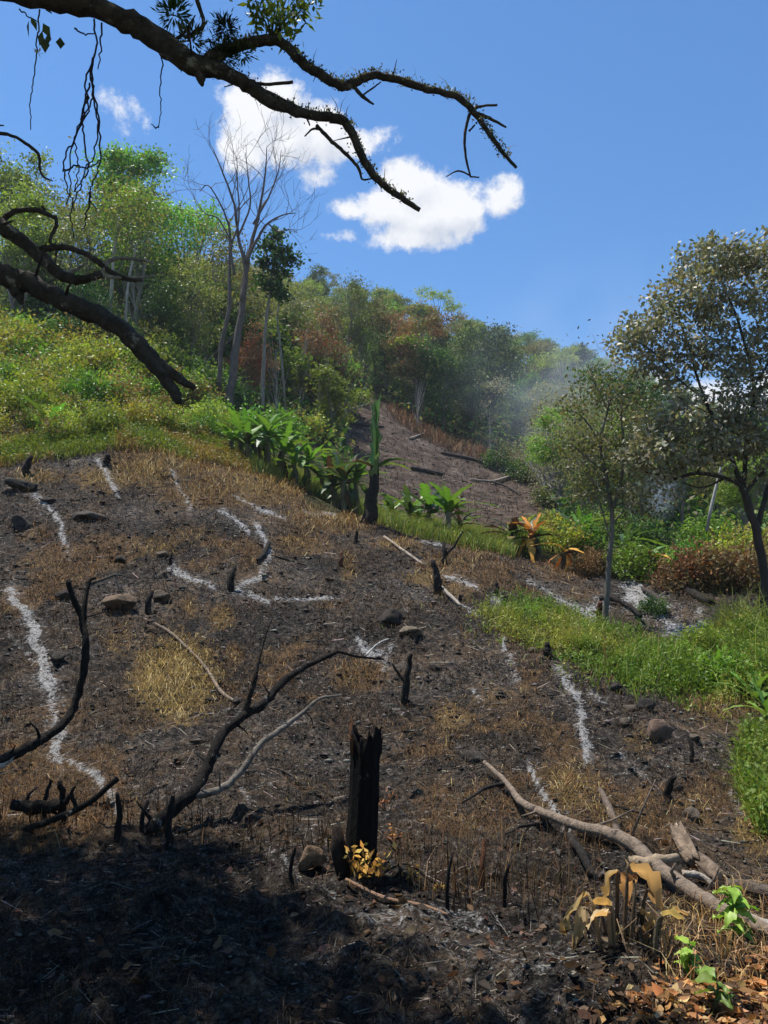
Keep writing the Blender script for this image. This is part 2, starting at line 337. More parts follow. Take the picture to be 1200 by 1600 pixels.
# ================================================================== THE SETTING
# ash lines left where fallen stems burnt away: pixel polylines (traced, then laid on the ground) and half widths
ASH = [([(22,925),(45,965),(62,1010),(75,1060),(85,1110),(100,1150),(92,1190)],11,1.1),([(92,1180),(150,1215),(182,1245),(188,1275)],8,.8),
 ([(52,772),(78,795),(98,825),(106,872)],5,.9),([(152,718),(172,750),(186,778)],5,.8),([(268,735),(284,768),(300,798)],4,.7),
 ([(345,795),(388,830)],4,.9),([(366,775),(400,795),(446,810)],4,.7),([(405,822),(420,858),(412,900),(372,918)],6,1.0),
 ([(265,888),(300,908),(332,917)],5,1.0),([(372,924),(420,944)],5,.9),([(432,938),(480,936),(528,935)],4,1.0),
 ([(556,1000),(575,1020),(598,1024)],10,.9),([(612,1010),(606,1046)],7,.8),([(695,900),(742,915)],6,.9),([(688,918),(716,945),(744,960)],4,.8),
 ([(768,940),(782,962)],11,.9),([(826,906),(860,928),(890,945),(928,968)],5,1.0),([(784,998),(791,1020)],5,.9),([(799,1026),(808,1065)],6,.9),
 ([(868,1042),(892,1075),(902,1110),(915,1160),(920,1190)],8,1.1),([(890,1075),(905,1085)],7,.8),([(924,1080),(950,1100)],5,.9),
 ([(985,908),(1012,942),(1034,962),(1045,988),(1078,1006)],16,1.2),([(975,925),(1000,955),(1010,970)],12,.8),([(1090,955),(1095,972)],7,.8),([(1060,990),(1120,1000)],14,1.0),([(940,945),(925,960)],12,.8),
 ([(824,1190),(848,1236),(866,1270),(890,1302)],5,1.0),([(738,1078),(756,1102)],5,.7),([(968,1180),(1012,1216)],5,.6),
 ([(1140,1240),(1160,1280)],8,.5),([(600,1105),(625,1115)],8,.6),([(480,800),(520,806)],5,.7),([(655,842),(686,852)],6,.7),([(640,870),(660,880)],4,.6),
 ([(490,1120),(440,1130)],7,.4),([(380,1235),(390,1260)],8,.6),([(10,990),(50,1030)],4,.6),([(960,1000),(1000,1010)],5,.3),([(690,1130),(720,1140)],5,.3),
 ([(300,1240),(240,1220)],9,.3),([(420,1330),(520,1400)],14,.45),([(620,1420),(760,1450)],22,.5),([(700,1470),(860,1510)],22,.5),([(560,1420),(640,1440)],20,.5),([(820,1480),(900,1490)],20,.45),([(600,1250),(700,1330)],30,.22),([(420,1230),(520,1300)],30,.25),([(330,1470),(300,1430)],14,.3),([(190,1440),(140,1420)],10,.3),
 ([(770,705),(830,735)],8,.5),([(640,690),(690,700)],6,.4),([(515,685),(530,692)],6,.8),([(720,745),(760,775)],9,.35)]
# mats of scorched grass: centre, half axes (px), amount, straw (0 = rusty, 1 = yellow)
STRAW = [(275,1060,66,66,1.4,1.0),(345,965,26,26,.8,.5),(295,950,20,22,.6,.5),(366,1025,18,20,.9,.0),(560,1055,48,26,1,.15),(420,1060,40,22,.6,.1),(180,1000,40,50,.5,.4),
 (705,1125,46,36,.7,.5),(890,1230,46,34,.9,.5),(830,1060,34,40,.6,.1),(660,905,45,14,.7,.7),(700,925,40,14,.5,.6),(545,885,18,40,.6,.4),(250,855,45,20,.6,.6),(290,835,60,22,.5,.4),
 (170,745,70,22,.7,.8),(60,745,60,18,.6,.8),(300,712,120,30,1.5,.35),(420,757,120,32,1.5,.3),(520,808,80,26,1.3,.3),(330,770,100,28,.9,.3),(230,735,70,26,1.1,.5),(470,850,60,24,.7,.3),(620,850,60,14,.7,.5),(700,880,60,14,.6,.4),
 (880,890,60,22,.7,.1),(800,985,26,30,.7,.1),(720,1000,50,30,.3,.1),(930,1270,80,30,.5,.4),(1000,1160,40,30,.5,.6),(1090,1270,50,50,.5,.4),(900,930,60,14,.5,.2),(760,1090,60,40,.4,.3),
 (480,1005,40,16,.4,.3),(50,890,60,20,.4,.3),(350,1090,26,30,.4,.4),(640,1140,70,24,.35,.3),(1130,1100,70,30,.9,.6),(1180,1290,40,60,.8,.7),(830,1120,60,30,.3,.2),(990,1050,40,16,.4,.2),(60,1040,30,26,.4,.3),(750,860,60,20,.6,.3),(1140,1480,60,40,.4,.4)]
CLEARING = [(515,650),(560,628),(600,632),(650,665),(720,694),(790,712),(862,735),(880,800),(820,870),(700,850),(620,812),(560,740)]
def seg_dist(px, py, pts):
    best = np.full(px.shape, 1e9)
    for (x0, y0), (x1, y1) in zip(pts[:-1], pts[1:]):
        dx, dy = x1 - x0, y1 - y0; t = np.clip(((px - x0) * dx + (py - y0) * dy) / (dx * dx + dy * dy), 0, 1)
        best = np.minimum(best, np.hypot(px - x0 - t * dx, (py - y0 - t * dy)))
    return best
def masks(x, y, z):
    pu, pv, fw = topix(np.stack([x, y, z], -1)); vis = (y > 2.2)
    nzz = fbm(x * 3.1, y * 3.1, 77, 4); ash = np.zeros_like(x)
    for pts, w, s in ASH:
        w = w * .78
        dlim = (y < 27) if min(p[1] for p in pts) > 760 or max(p[0] for p in pts) < 500 else (y > 27) & (y < 70)
        if min(p[1] for p in pts) < 760 and max(p[0] for p in pts) < 500: dlim = y < 27
        k = (np.abs(pu - pts[0][0]) < 400) & vis & dlim
        if not k.any(): continue
        wx = (fbm(x[k] * 2.2, y[k] * 2.2, 71, 3) - .5) * 3.6 * w; wy = (fbm(x[k] * 2.2, y[k] * 2.2, 72, 3) - .5) * 3.0 * w; d = seg_dist(pu[k] + wx, pv[k] + wy, pts); ash[k] = np.maximum(ash[k], s * 1.12 * np.exp(-(d / (1.15 * w)) ** 2 * (.4 + 1.2 * nzz[k])) * np.clip(.3 + 1.5 * fbm(x[k] * 1.7, y[k] * 1.7, 78, 3), 0, 1.1)); ash[k] = np.maximum(ash[k], s * .42 * np.exp(-(d / (3.2 * w)) ** 2))
    straw = np.zeros_like(x); yel = np.zeros_like(x)
    for (u, v, ru, rv, s, q) in STRAW:
        k = vis & (y < 26) & (np.abs(pu - u) < 2 * ru) & (np.abs(pv - v) < 2 * rv)
        g = s * np.exp(-(((pu[k] - u) / ru) ** 2 + ((pv[k] - v) / rv) ** 2) * 1.1); yel[k] = np.maximum(yel[k], g * q); straw[k] = np.maximum(straw[k], g)
    straw = np.maximum(straw, .55 * sstep(.54, .70, fbm(x * .75 + 3, y * .75, 55, 4)) * (y < 27) * (y > 5.5))
    clear = inpoly(pu + 44 * (fbm(x * .5, y * .5, 73, 3) - .5), pv + 26 * (fbm(x * .5, y * .5, 74, 3) - .5), CLEARING) & (y > 26) & (y < 62)
    # burnt ground ends at the crest on the far side and at the weed strip to the right
    veg = sstep(np.where(x < -2.2, 20.4, 19.2), np.where(x < -2.2, 22.6, 21.5), y + (fbm(x * .4, y * .4, 5, 2) - .5) * 2 + np.where(x < -3, -0.25 * np.maximum(0, -x - 3) * 0, 0)) 
    veg = np.where(clear, 0.0, veg)
    return ash, straw, yel, veg, clear.astype(float), pu, pv

def fan_rows():
    r = list(np.linspace(-40, -6, 14)) + list(np.linspace(-5, 1.9, 24)); y = 2.0
    while y < 26: r.append(y); y *= 1.0062
    while y < 150: r.append(y); y *= 1.013
    while y < 420: r.append(y); y *= 1.06
    return np.array(r)
ys = fan_rows()
ac = np.concatenate([-np.linspace(3, .76, 26), np.arange(-.74, .7401, .0048), np.linspace(.76, 3, 26)])
GY, GA = np.meshgrid(ys, ac, indexing='ij')
GX = GA * np.maximum(GY, 2.0) + np.sign(GA) * np.maximum(0, np.abs(GA) - .75) * 12
GZ = height(GX, GY)
nr, ncol = GX.shape
idx = np.arange(nr * ncol).reshape(nr, ncol)
quads = np.stack([idx[:-1, :-1], idx[:-1, 1:], idx[1:, 1:], idx[1:, :-1]], -1).reshape(-1, 4)
gx, gy, gz = GX.ravel(), GY.ravel(), GZ.ravel()
ash, straw, yel, veg, clear, pu, pv = masks(gx, gy, gz)
gz2 = gz + ash * .012
gm = MB(); gm.add(np.stack([gx, gy, gz2], 1), quads, None, np.stack([straw, ash, veg], 1))

mG, t = mat('burnt_ground'); L = t.links.new
am = N(t, 'ShaderNodeAttribute', attribute_name='col'); sp = N(t, 'ShaderNodeSeparateColor'); L(am.outputs['Color'], sp.inputs[0])
am2 = N(t, 'ShaderNodeAttribute', attribute_name='col2'); sp2 = N(t, 'ShaderNodeSeparateColor'); L(am2.outputs['Color'], sp2.inputs[0])
tcn = N(t, 'ShaderNodeTexCoord'); OB = tcn.outputs['Object']
def gn(scale, det=6, rough=.65):
    q = N(t, 'ShaderNodeTexNoise', inp={'Scale': scale, 'Detail': det, 'Roughness': rough}); L(OB, q.inputs['Vector']); return q.outputs['Fac']
def ramp(fac, stops):
    c = N(t, 'ShaderNodeValToRGB'); L(fac, c.inputs[0]); e = c.color_ramp.elements
    while len(e) < len(stops): e.new(.5)
    for q, (p, col) in zip(e, stops): q.position = p; q.color = (*col, 1)
    return c.outputs[0]
def mixc(f, a, b):
    q = N(t, 'ShaderNodeMix', data_type='RGBA'); L(f, q.inputs['Factor']); L(a, q.inputs['A']); L(b, q.inputs['B']); return q.outputs['Result']
def mth(op, a, b, clamp=False):
    q = N(t, 'ShaderNodeMath', operation=op, use_clamp=clamp)
    for i, w in enumerate((a, b)):
        if isinstance(w, (int, float)): q.inputs[i].default_value = w
        else: L(w, q.inputs[i])
    return q.outputs[0]
def rng_(v, a, b, c=0, d=1):
    q = N(t, 'ShaderNodeMapRange', interpolation_type='SMOOTHSTEP', inp={'From Min': a, 'From Max': b, 'To Min': c, 'To Max': d}); L(v, q.inputs['Value']); return q.outputs[0]
fine = gn(62, 6, .85); mid2 = gn(19, 5, .75); huge = gn(.45, 4, .55); mid = gn(6.5, 6, .7); big = gn(1.1, 5, .6)
gr3 = mth('ADD', mth('MULTIPLY', fine, .34), mth('ADD', mth('MULTIPLY', mid2, .44), mth('MULTIPLY', mid, .22)))
charc = ramp(gr3, [(.40, (.006, .0055, .005)), (.475, (.030, .026, .023)), (.53, (.090, .078, .068)), (.60, (.27, .245, .22))])
brown = ramp(gr3, [(.38, (.034, .021, .012)), (.48, (.105, .066, .036)), (.62, (.215, .140, .074)), (.75, (.34, .245, .14))])
ybrn = ramp(mth('ADD', mth('MULTIPLY', fine, .6), mth('MULTIPLY', mid, .4)), [(.33, (.05, .034, .012)), (.48, (.16, .11, .04)), (.62, (.30, .22, .09)), (.75, (.42, .34, .17))])
ashc = ramp(fine, [(.34, (.12, .115, .11)), (.47, (.34, .33, .32)), (.62, (.66, .65, .64))])
vegc = ramp(mth('ADD', mth('MULTIPLY', fine, .5), mth('MULTIPLY', big, .5)), [(.3, (.018, .022, .008)), (.5, (.05, .05, .018)), (.7, (.10, .075, .03))])
farc = ramp(mth('ADD', mth('MULTIPLY', mid, .5), mth('MULTIPLY', big, .5)), [(.37, (.014, .011, .009)), (.47, (.058, .041, .032)), (.56, (.11, .078, .060)), (.68, (.28, .235, .20))])
dust = rng_(mth('ADD', mth('MULTIPLY', mid, .5), mth('MULTIPLY', big, .5)), .45, .60)
blk = N(t, 'ShaderNodeVectorMath', operation='SCALE'); L(charc, blk.inputs[0]); L(rng_(huge, .40, .60, .55, 1.25), blk.inputs['Scale']); c0 = mixc(mth('MULTIPLY', dust, rng_(huge, .40, .60, .22, .75)), blk.outputs[0], brown)
sf = rng_(mth('ADD', sp.outputs[0], mth('MULTIPLY', mth('SUBTRACT', mid, .5), 1.3)), .22, .62)
c0 = mixc(sf, c0, mixc(sp2.outputs[0], brown, ybrn))
c0 = mixc(sp2.outputs[1], c0, farc)
c0 = mixc(rng_(mth('ADD', sp.outputs[2], mth('MULTIPLY', mth('SUBTRACT', mid, .5), .8)), .35, .65), c0, vegc)
af = rng_(mth('ADD', mth('MINIMUM', sp.outputs[1], .92), mth('MULTIPLY', mth('SUBTRACT', mth('ADD', mth('MULTIPLY', fine, .35), mth('MULTIPLY', mid2, .65)), .5), 4.2)), .42, 1.1)
c0 = mixc(af, c0, ashc)
p = N(t, 'ShaderNodeBsdfPrincipled', inp={'Roughness': .95, 'Specular IOR Level': .12}); L(c0, p.inputs['Base Color'])
b1 = N(t, 'ShaderNodeBump', inp={'Strength': 1.0, 'Distance': .07}); L(mth('ADD', mth('ADD', mth('MULTIPLY', fine, .4), mid2), mid), b1.inputs['Height']); L(b1.outputs[0], p.inputs['Normal'])
o = N(t, 'ShaderNodeOutputMaterial'); L(p.outputs[0], o.inputs['Surface'])
g = gm.build('ground', mG, smooth=True); tag(g, kind='structure')
a2 = g.data.attributes.new('col2', 'FLOAT_COLOR', 'POINT')
a2.data.foreach_set('color', np.stack([np.clip(yel * 1.2, 0, 1), clear, 0 * yel, 1 + 0 * yel], 1).ravel())

# ================================================================== TREES AND SHRUBS
def grow(r, base, d0, length, rad, depth, out, tips, spread=.55, up=.15, nseg=5, wob=.12, split=(2, 4), shrink=.68, minr=.004, leader=False):
    pts = [np.array(base, float)]; d = unit(np.asarray(d0, float)[None])[0]; step = length / nseg
    for i in range(nseg):
        d = unit((d + r.normal(size=3) * wob + np.array([0, 0, up * .3]))[None])[0]; pts.append(pts[-1] + d * step)
    pts = np.array(pts); rr = rad * (1 - .45 * np.linspace(0, 1, nseg + 1)); out.append((pts, rr, depth))
    if depth == 0: tips.append((pts[-1], d, pts)); return
    k = r.integers(split[0], split[1] + 1)
    for j in range(k):
        i = nseg if j == 0 else r.integers(max(1, nseg // 2), nseg + 1)
        dd = unit((d * (1.0 if j else 1.4) + r.normal(size=3) * spread + np.array([0, 0, up]))[None])[0]
        grow(r, pts[i], dd, length * shrink * (.8 + .4 * r.random()), max(rr[i] * (.72 if j == 0 else .55), minr), depth - 1, out, tips, spread, up, max(3, nseg - 1), wob, split, shrink, minr)
def wood(mb, out, col, k=6, rough=.12, kmin=3):
    for i, (P, rr, dep) in enumerate(out):
        tube(mb, P, rr, k if dep >= 2 else max(kmin, k - 2) if dep == 1 else kmin, np.asarray(col) * (.85 + .3 * rng.random()), rough, cap=False, seed=i)
def tree_proto(name, label, cat, seed, h, crown_c, pal, nleaf, leaf, trunk_r=.16, rad=(2.2, 2.0), base_frac=.3, clump=.55, umbrella=0.0, lmat=None, bark=(.16, .13, .10), bare=False, up=.0, nclump=40, droop=.3):
    """an upright tree: trunk with limbs that reach clumps of leaves spread through an uneven crown"""
    r = np.random.default_rng(seed); o = thing(name, label, cat, (0, 0, 0))
    out = []; tr = [np.array([0, 0, -.6])]; d = np.array([r.normal() * .05, r.normal() * .05, 1.0]); m = 8
    for i in range(m):
        d = unit((d + r.normal(size=3) * .05 + [0, 0, .1])[None])[0]; tr.append(tr[-1] + d * (h * .9) / m)
    tr = np.array(tr); rr = trunk_r * np.linspace(1.15, .25, m + 1); out.append((tr, rr, 3))
    cz0 = h * base_frac; C = []
    lobes = [(r.normal() * rad[0] * .45, r.normal() * rad[0] * .45, cz0 + (h - cz0) * (.2 + .75 * q)) for q in np.linspace(0, 1, 5)]
    while len(C) < nclump:
        l = lobes[r.integers(0, len(lobes))]; q = r.normal(size=3); q = q / np.linalg.norm(q) * (.45 + .6 * r.random())
        f = (l[2] - cz0) / (h - cz0); w = rad[0] * ((.5 + .5 * math.sin(math.pi * min(1, f * .85 + .1))) if not umbrella else (.35 + .65 * f))
        p = np.array([l[0] + q[0] * w, l[1] + q[1] * w, l[2] + q[2] * (h - cz0) * (.22 if not umbrella else .10)])
        if p[2] > cz0 * .7 and p[2] < h * 1.04: C.append(p)
    C = np.array(C)
    for c in C[::2]:
        i = int(np.clip((c[2] / h - .25) * m, 1, m - 1)); s = tr[i]; midp = s * .4 + c * .6 + [0, 0, -.15 * np.linalg.norm(c - s) * .5]
        out.append((np.array([s, s * .7 + midp * .3, midp, c]), np.array([.32, .24, .15, .05]) * trunk_r + .006, 1))
    mb = MB(); wood(mb, out, bark, 7); part('trunk', mb.mesh('trunk', M_BARK, True), o)
    if not bare:
        lm = MB(); per = max(1, nleaf // len(C))
        for c in C:
            sc_ = clump * (.65 + .7 * r.random()); P = c + r.normal(size=(per, 3)) * sc_ * np.array([1, 1, .55]); pc = np.asarray(pal[r.integers(0, len(pal))])
            leaves(lm, P, leaf, leaf * .55, vary(pc, per, .28, r), up=1.1 + up, droop=droop, r=r)
        part('crown', lm.mesh('crown', lmat or M_FAR), o)
    return o
def park(o):  # prototypes that are used only through copies go
    for c in list(o.children): bpy.data.objects.remove(c)
    bpy.data.objects.remove(o)

GRN = [(.075, .12, .022), (.095, .14, .028), (.06, .10, .02)]; BRT = [(.13, .21, .03), (.16, .23, .04), (.10, .18, .025)]
OLV = [(.11, .115, .035), (.13, .125, .045), (.085, .10, .03)]; YEL = [(.17, .18, .045), (.14, .16, .04)]; DRK = [(.03, .06, .016), (.04, .075, .02)]
BRN = [(.15, .085, .04), (.18, .11, .055), (.12, .08, .045)]; RUS = [(.15, .055, .03), (.12, .05, .03)]; GRY = [(.13, .125, .085), (.16, .15, .11)]
def lift(p, f=1.7): return [tuple(np.array(q) * f) for q in p]
GRN, OLV, BRT, YEL, BRN, GRY, RUS = (lift(q) for q in (GRN, OLV, BRT, YEL, BRN, GRY, RUS)); DRK = lift(DRK, 1.35)
FT = [tree_proto('forest_tree', 'x', 'tree', 100 + i, h, None, pal, 2600, lf, .15, (rw, 0), bf, cl, um)
      for i, (h, pal, lf, rw, bf, cl, um) in enumerate([(8.5, GRN, .42, 2.3, .3, .5, 0), (8.0, OLV, .36, 2.4, .35, .45, 0), (9.5, YEL, .30, 2.6, .5, .42, 1), (7.5, OLV + GRN, .46, 2.2, .25, .55, 0),
                                                        (9.0, GRN + DRK, .48, 2.1, .25, .5, 0), (8.0, BRN + OLV, .32, 2.2, .35, .45, 0), (7.0, GRY, .26, 2.0, .3, .5, 0), (8.8, BRT + GRN, .38, 2.2, .3, .45, 0)])]
FT_LABEL = ['mid green bushy tree in the dense hillside forest', 'dull olive spreading tree in the dense hillside forest', 'yellowish flat topped tree in the dense hillside forest',
            'low olive and green tree filling the hillside forest', 'dark green dense tree in the hillside forest', 'brownish drying tree in the hillside forest',
            'thin grey green tree in the hillside forest', 'fresh bright green tree in the hillside forest']
# forest on the hill behind: spaced wider with distance, none in the burnt clearing
pts = []; tries = 0; r = np.random.default_rng(5)
cand_y = np.exp(np.log(40) + (np.log(150) - np.log(40)) * r.random(9000)); cand_a = (r.random(9000) * 2 - 1) * .60
cx = cand_a * cand_y; cz = base_height(cx, cand_y); cu, cv, _ = topix(np.stack([cx, cand_y, cz], 1))
bad = inpoly(cu, cv, CLEARING) & (cand_y < 62)
bad |= inpoly(cu, cv + 14, CLEARING) & (cand_y < 62)
for i in np.argsort(cand_y + r.random(9000) * 20):
    if bad[i] or len(pts) >= 298: continue
    s = 2.2 + cand_y[i] * .026; ok = True
    for (x, y, z, q) in pts:
        if (x - cx[i]) ** 2 + (y - cand_y[i]) ** 2 < s * s: ok = False; break
    if ok: pts.append((cx[i], cand_y[i], cz[i], cu[i]))
for (x, y, z, u) in pts:
    k = int(r.choice(8, p=[.22, .18, .08, .18, .14, .05, .08, .07])); s = .44 + .30 * r.random() ** 1.3; s *= .85 if u > 900 else 1.0
    sc3 = (s * (.95 + .4 * r.random()), s * (.95 + .4 * r.random()), s)
    copy_thing(FT[k], (x, y, float(height(x, y)) - .1), r.random() * 6.28, sc3, FT_LABEL[k] + (', on the skyline ridge' if y > 112 else ', behind the left trees' if u < 450 else ', above the far clearing' if u < 700 else ', right of the far clearing' if u < 900 else ', down in the right valley'), 'trees of the hillside forest')

def place(proto, u, d, s, label, rz=0.0, group=None, vguess=600, dz=0.0):
    x = float(at(u, vguess, d)[0]); return copy_thing(proto, (x, d, float(height(x, d)) + dz), rz, s, label, group)
# tall trees behind the shrubs to the left
TL = tree_proto('tall_tree', 'x', 'tree', 301, 10.0, None, BRT, 9000, .20, .16, (1.7, 0), .45, .42, 0, M_LEAF, (.2, .18, .15), nclump=70)
TU = tree_proto('tall_tree', 'x', 'tree', 302, 10.5, None, BRT + GRN, 9000, .17, .15, (1.9, 0), .62, .36, 1, M_LEAF, (.2, .18, .15), nclump=60)
TO = tree_proto('tall_tree', 'x', 'tree', 303, 8.5, None, OLV, 7000, .18, .14, (1.9, 0), .25, .5, 0, M_LEAF, (.2, .18, .15), nclump=60)
TB = tree_proto('withered_tree', 'x', 'tree', 304, 7.0, None, RUS + BRN, 4200, .17, .11, (1.3, 0), .3, .42, 0, M_DRY, (.15, .12, .1), nclump=44)
TT = tree_proto('dry_tree', 'x', 'tree', 305, 7.5, None, BRN + OLV, 7000, .2, .13, (2.1, 0), .35, .42, 1, M_DRY, (.15, .12, .1), nclump=60)
TD = tree_proto('dark_tree', 'x', 'tree', 306, 7.5, None, DRK, 7000, .2, .13, (1.6, 0), .1, .5, 0, M_LEAF, (.08, .07, .05), nclump=60)
TG = tree_proto('grey_tree', 'x', 'tree', 307, 6.0, None, GRY, 3600, .12, .10, (1.6, 0), .2, .5, 0, M_FAR, (.28, .26, .23), nclump=60)
place(TU, 195, 40, 1.10, 'tall bright green tree with rounded top, highest on the left skyline', .3, vguess=400)
place(TL, 215, 37, .86, 'leafy bright green tree in front of the tallest left tree', 1.3, vguess=400)
place(TL, 268, 42, .95, 'bright green tree just right of the tallest left tree', 2.6, vguess=400)
place(TU, 8, 46, 1.18, 'green feathery tree at the left edge of the skyline', 4.0, vguess=400)
place(TO, 75, 42, 1.02, 'olive brown tree behind the hanging vines', 0, vguess=400)
place(TO, 130, 38, .95, 'dull olive tree between the two tallest left trees', 2.0, vguess=400)
place(TL, 35, 39, .85, 'light green tree behind the dead limb at the left edge', 5.1, vguess=400)
place(TO, 325, 39, .98, 'olive green tree left of the bare forked tree', 1.1, vguess=450)
place(TO, 300, 34, .72, 'shaded olive tree behind the broken limb tip', 3.0, vguess=450)
place(TD, 240, 33, .55, 'dark shadowy tree behind the large dead limb', 0, vguess=450)
place(TD, 150, 31, .5, 'dark green tree above the yellow shrubs', 2, vguess=450)
place(TB, 388, 37, .62, 'rust red withered tree beside the bare forked tree', 1, vguess=560)
place(TB, 492, 45, .98, 'dark reddish brown withered tree above the banana clump', 2.4, vguess=560)
place(TB, 525, 47, .62, 'small brown withered tree at the corner of the far clearing', .4, vguess=560)
place(TT, 655, 55, 1.0, 'tan brown flat topped tree at the edge of the far clearing', .7, vguess=600)
place(TT, 605, 60, .9, 'pale brown tree behind the tan flat topped tree', 2.9, vguess=560)
place(TD, 690, 54, .8, 'dark green tree standing below the tan flat topped tree', 1.7, vguess=600)
place(TD, 735, 55, .74, 'very dark shrubby tree at the top edge of the far clearing', 3.7, vguess=600)
place(TD, 590, 56, .62, 'dark tree behind the tall upright banana stem', 5.2, vguess=600)
place(TD, 760, 62, 1.05, 'layered deep green tree right of the far clearing', 4.4, vguess=600)
place(TO, 545, 60, .95, 'olive tree with thin pale trunk behind the far clearing', .4, vguess=560)
place(TO, 460, 50, .9, 'olive green tree behind the reddish brown tree', 4.4, vguess=560)
place(TD, 985, 33, .92, 'dark green tree behind the thin grey tree', 1.1, vguess=650)
place(TD, 1030, 36, .78, 'deep green tree showing left of the big grey leaved tree', 2.2, vguess=650)
place(TG, 880, 36, .9, 'grey twiggy tree half lost in the smoke', 1.4, vguess=700)
place(TG, 905, 31, .85, 'silvery bare looking tree beside the far clearing', 3.3, vguess=700)
place(TG, 850, 42, .85, 'pale grey tree at the smoky end of the clearing', 5.0, vguess=700)
place(TO, 915, 28, .5, 'green and olive tree behind the burnt orange bananas', 2.0, vguess=700)
place(TL, 870, 34, .48, 'green bushy tree below the grey twiggy trees', 2.0, vguess=700)
place(TO, 1000, 27, .55, 'olive bushy tree behind the slender grey trunk', 4.0, vguess=700)
place(TL, 1060, 30, .42, 'fresh green bushy tree under the big tree', .9, vguess=760)
place(TO, 1120, 34, .55, 'olive tree in the valley beneath the big tree limbs', 5.5, vguess=760)
place(TL, 1190, 40, .6, 'bright green tree at the right edge beyond the big tree', 3.1, vguess=760)
place(TO, 1090, 44, .7, 'dim olive tree far down the valley', 1.5, vguess=760)
place(TL, 1160, 27, .33, 'green shrubby tree behind the dark big trunk', 1.9, vguess=800)
TS = tree_proto('dead_tree', 'x', 'tree', 308, 7.0, None, GRY, 10, .2, .09, (1.2, 0), .4, .4, 0, None, (.30, .27, .24), bare=True, nclump=30)
for u, d, s, lab in ((470,43,.75,'pale dead tree above the banana clump'),(520,44,.7,'pale dead tree at the upper corner of the far clearing'),(540,47,.85,'taller pale dead tree behind the clearing corner'),(432,38,.7,'thin dead tree right of the slim tree'),(498,41,.6,'short dead tree in front of the reddish brown tree'),(652,50,.55,'dead dark trunk standing at the clearing rim'),(765,50,.5,'thin dead tree right of the dark shrubby trees'),(868,34,.8,'pale twiggy dead tree in the smoke'),(922,29,.8,'pale dead tree left of the slender trunk'),(895,40,.9,'grey dead tree rising through the smoke')): place(TS, u, d, s, lab, u * .7, vguess=620)
for q in (TL, TU, TO, TB, TT, TD, TG, TS): park(q)
for q in FT: park(q)

# bare forked tree (grey, leafless, several stems)
def px_path(lst, d, dj=0.0, r=None):
    P = np.array([at(u, v, d) for u, v, *_ in lst]); w = np.array([q[2] if len(q) > 2 else 2 for q in lst]) * .5 * d / F
    if dj and r is not None: P[1:, 1] += np.cumsum(r.normal(size=len(lst) - 1)) * dj
    return P, w
r = np.random.default_rng(12)
b0 = ground(358, 632); d0 = float(b0[1]); d0 = 30.0; x0 = float(at(358, 630, d0)[0]); z0 = float(height(x0, d0))
tb = thing('bare_tree', 'tall leafless grey tree with many forked stems on the hillside', 'tree', (x0, d0, z0))
STEMS = [[(356,640,15),(362,590,14),(372,520,12),(378,460,10),(384,410,8),(396,350,6),(408,300,4),(414,255,2.5),(416,228,1.2)],
         [(378,470,8),(384,420,7),(372,370,5),(366,320,4),(352,280,3),(338,245,2),(330,225,1)],
         [(384,412,6),(404,370,5),(420,350,3.5),(442,335,2.4),(462,332,1.2)],[(343,610,8),(345,540,8),(357,480,7),(357,420,5),(358,360,4),(345,320,3),(325,290,2),(312,300,1)],
         [(372,370,4),(390,320,3),(388,280,2),(384,240,1.2)],[(396,350,4),(418,310,3),(434,270,2),(440,236,1)],[(358,370,3),(340,340,2.4),(322,335,1.8),(308,320,1)],[(366,430,5),(362,390,4),(374,345,3),(372,290,2),(370,250,1.2)],
         [(420,350,3),(436,362,2),(455,360,1.4),(466,370,.8)]]
mbt = MB(); tw = MB()
for k, s in enumerate(STEMS):
    P, w = px_path(s, d0, .10, r); P, w = smooth_path(P, w, 4, .3, k); tube(mbt, P - [x0, d0, z0], np.maximum(w, .008), 7, (.11, .09, .08), .12, seed=k)
    out = []; tips = []
    for i in range(int(len(P) * .45), len(P), 2):
        dd = unit((P[min(i + 1, len(P) - 1)] - P[i - 1])[None])[0]
        grow(r, P[i] - [x0, d0, z0], unit((dd + r.normal(size=3) * .7)[None])[0], .9 + .6 * r.random(), max(w[i] * .45, .012), 2, out, tips, .5, .25, 4, .16, (2, 3), .7, .007)
    wood(tw, out, (.12, .095, .09), 4)
part('trunk', mbt.mesh('trunk', M_BARK, True), tb); part('twigs', tw.mesh('twigs', M_BARK), tb)

# slim tree with a small dark tiered crown
d0 = 31.0; x0 = float(at(412, 625, d0)[0]); z0 = float(height(x0, d0))
ts = thing('slim_tree', 'slim tree with a small dark tiered crown beside the bare forked tree', 'tree', (x0, d0, z0))
P, w = px_path([(410,640,7),(412,560,6),(417,490,5),(424,440,4),(427,390,3),(432,362,1.5)], d0); P, w = smooth_path(P, w, 4, .2)
mb = MB(); tube(mb, P - [x0, d0, z0], w, 7, (.2, .18, .15), .1); lm = MB()
P2, w2 = px_path([(446,640,4),(440,560,4),(433,500,3),(440,440,2)], d0 + .4); tube(mb, P2 - [x0, d0, z0], w2, 6, (.2, .18, .15), .1)
for (u, v, ru, rv, m) in [(432,368,14,8,160),(420,385,18,8,200),(442,392,18,8,200),(430,408,28,8,300),(455,405,14,7,120),(412,412,16,7,140),(436,425,20,7,160),(425,450,26,8,240),(440,462,14,8,130),(412,440,14,10,120)]:
    q = rng.normal(size=(m, 3)); P = at(u, v, d0) + q * np.array([ru, ru, rv]) * .55 * d0 / F; leaves(lm, P - [x0, d0, z0], .20, .12, vary(None, m, .3, pal=DRK + [(.05, .085, .03)]), up=.8)
    tube(mb, np.array([P2[-1] if v > 440 else at(427, v + 14, d0), at(u, v, d0)]) - [x0, d0, z0], [.03, .012], 4, (.2, .18, .15))
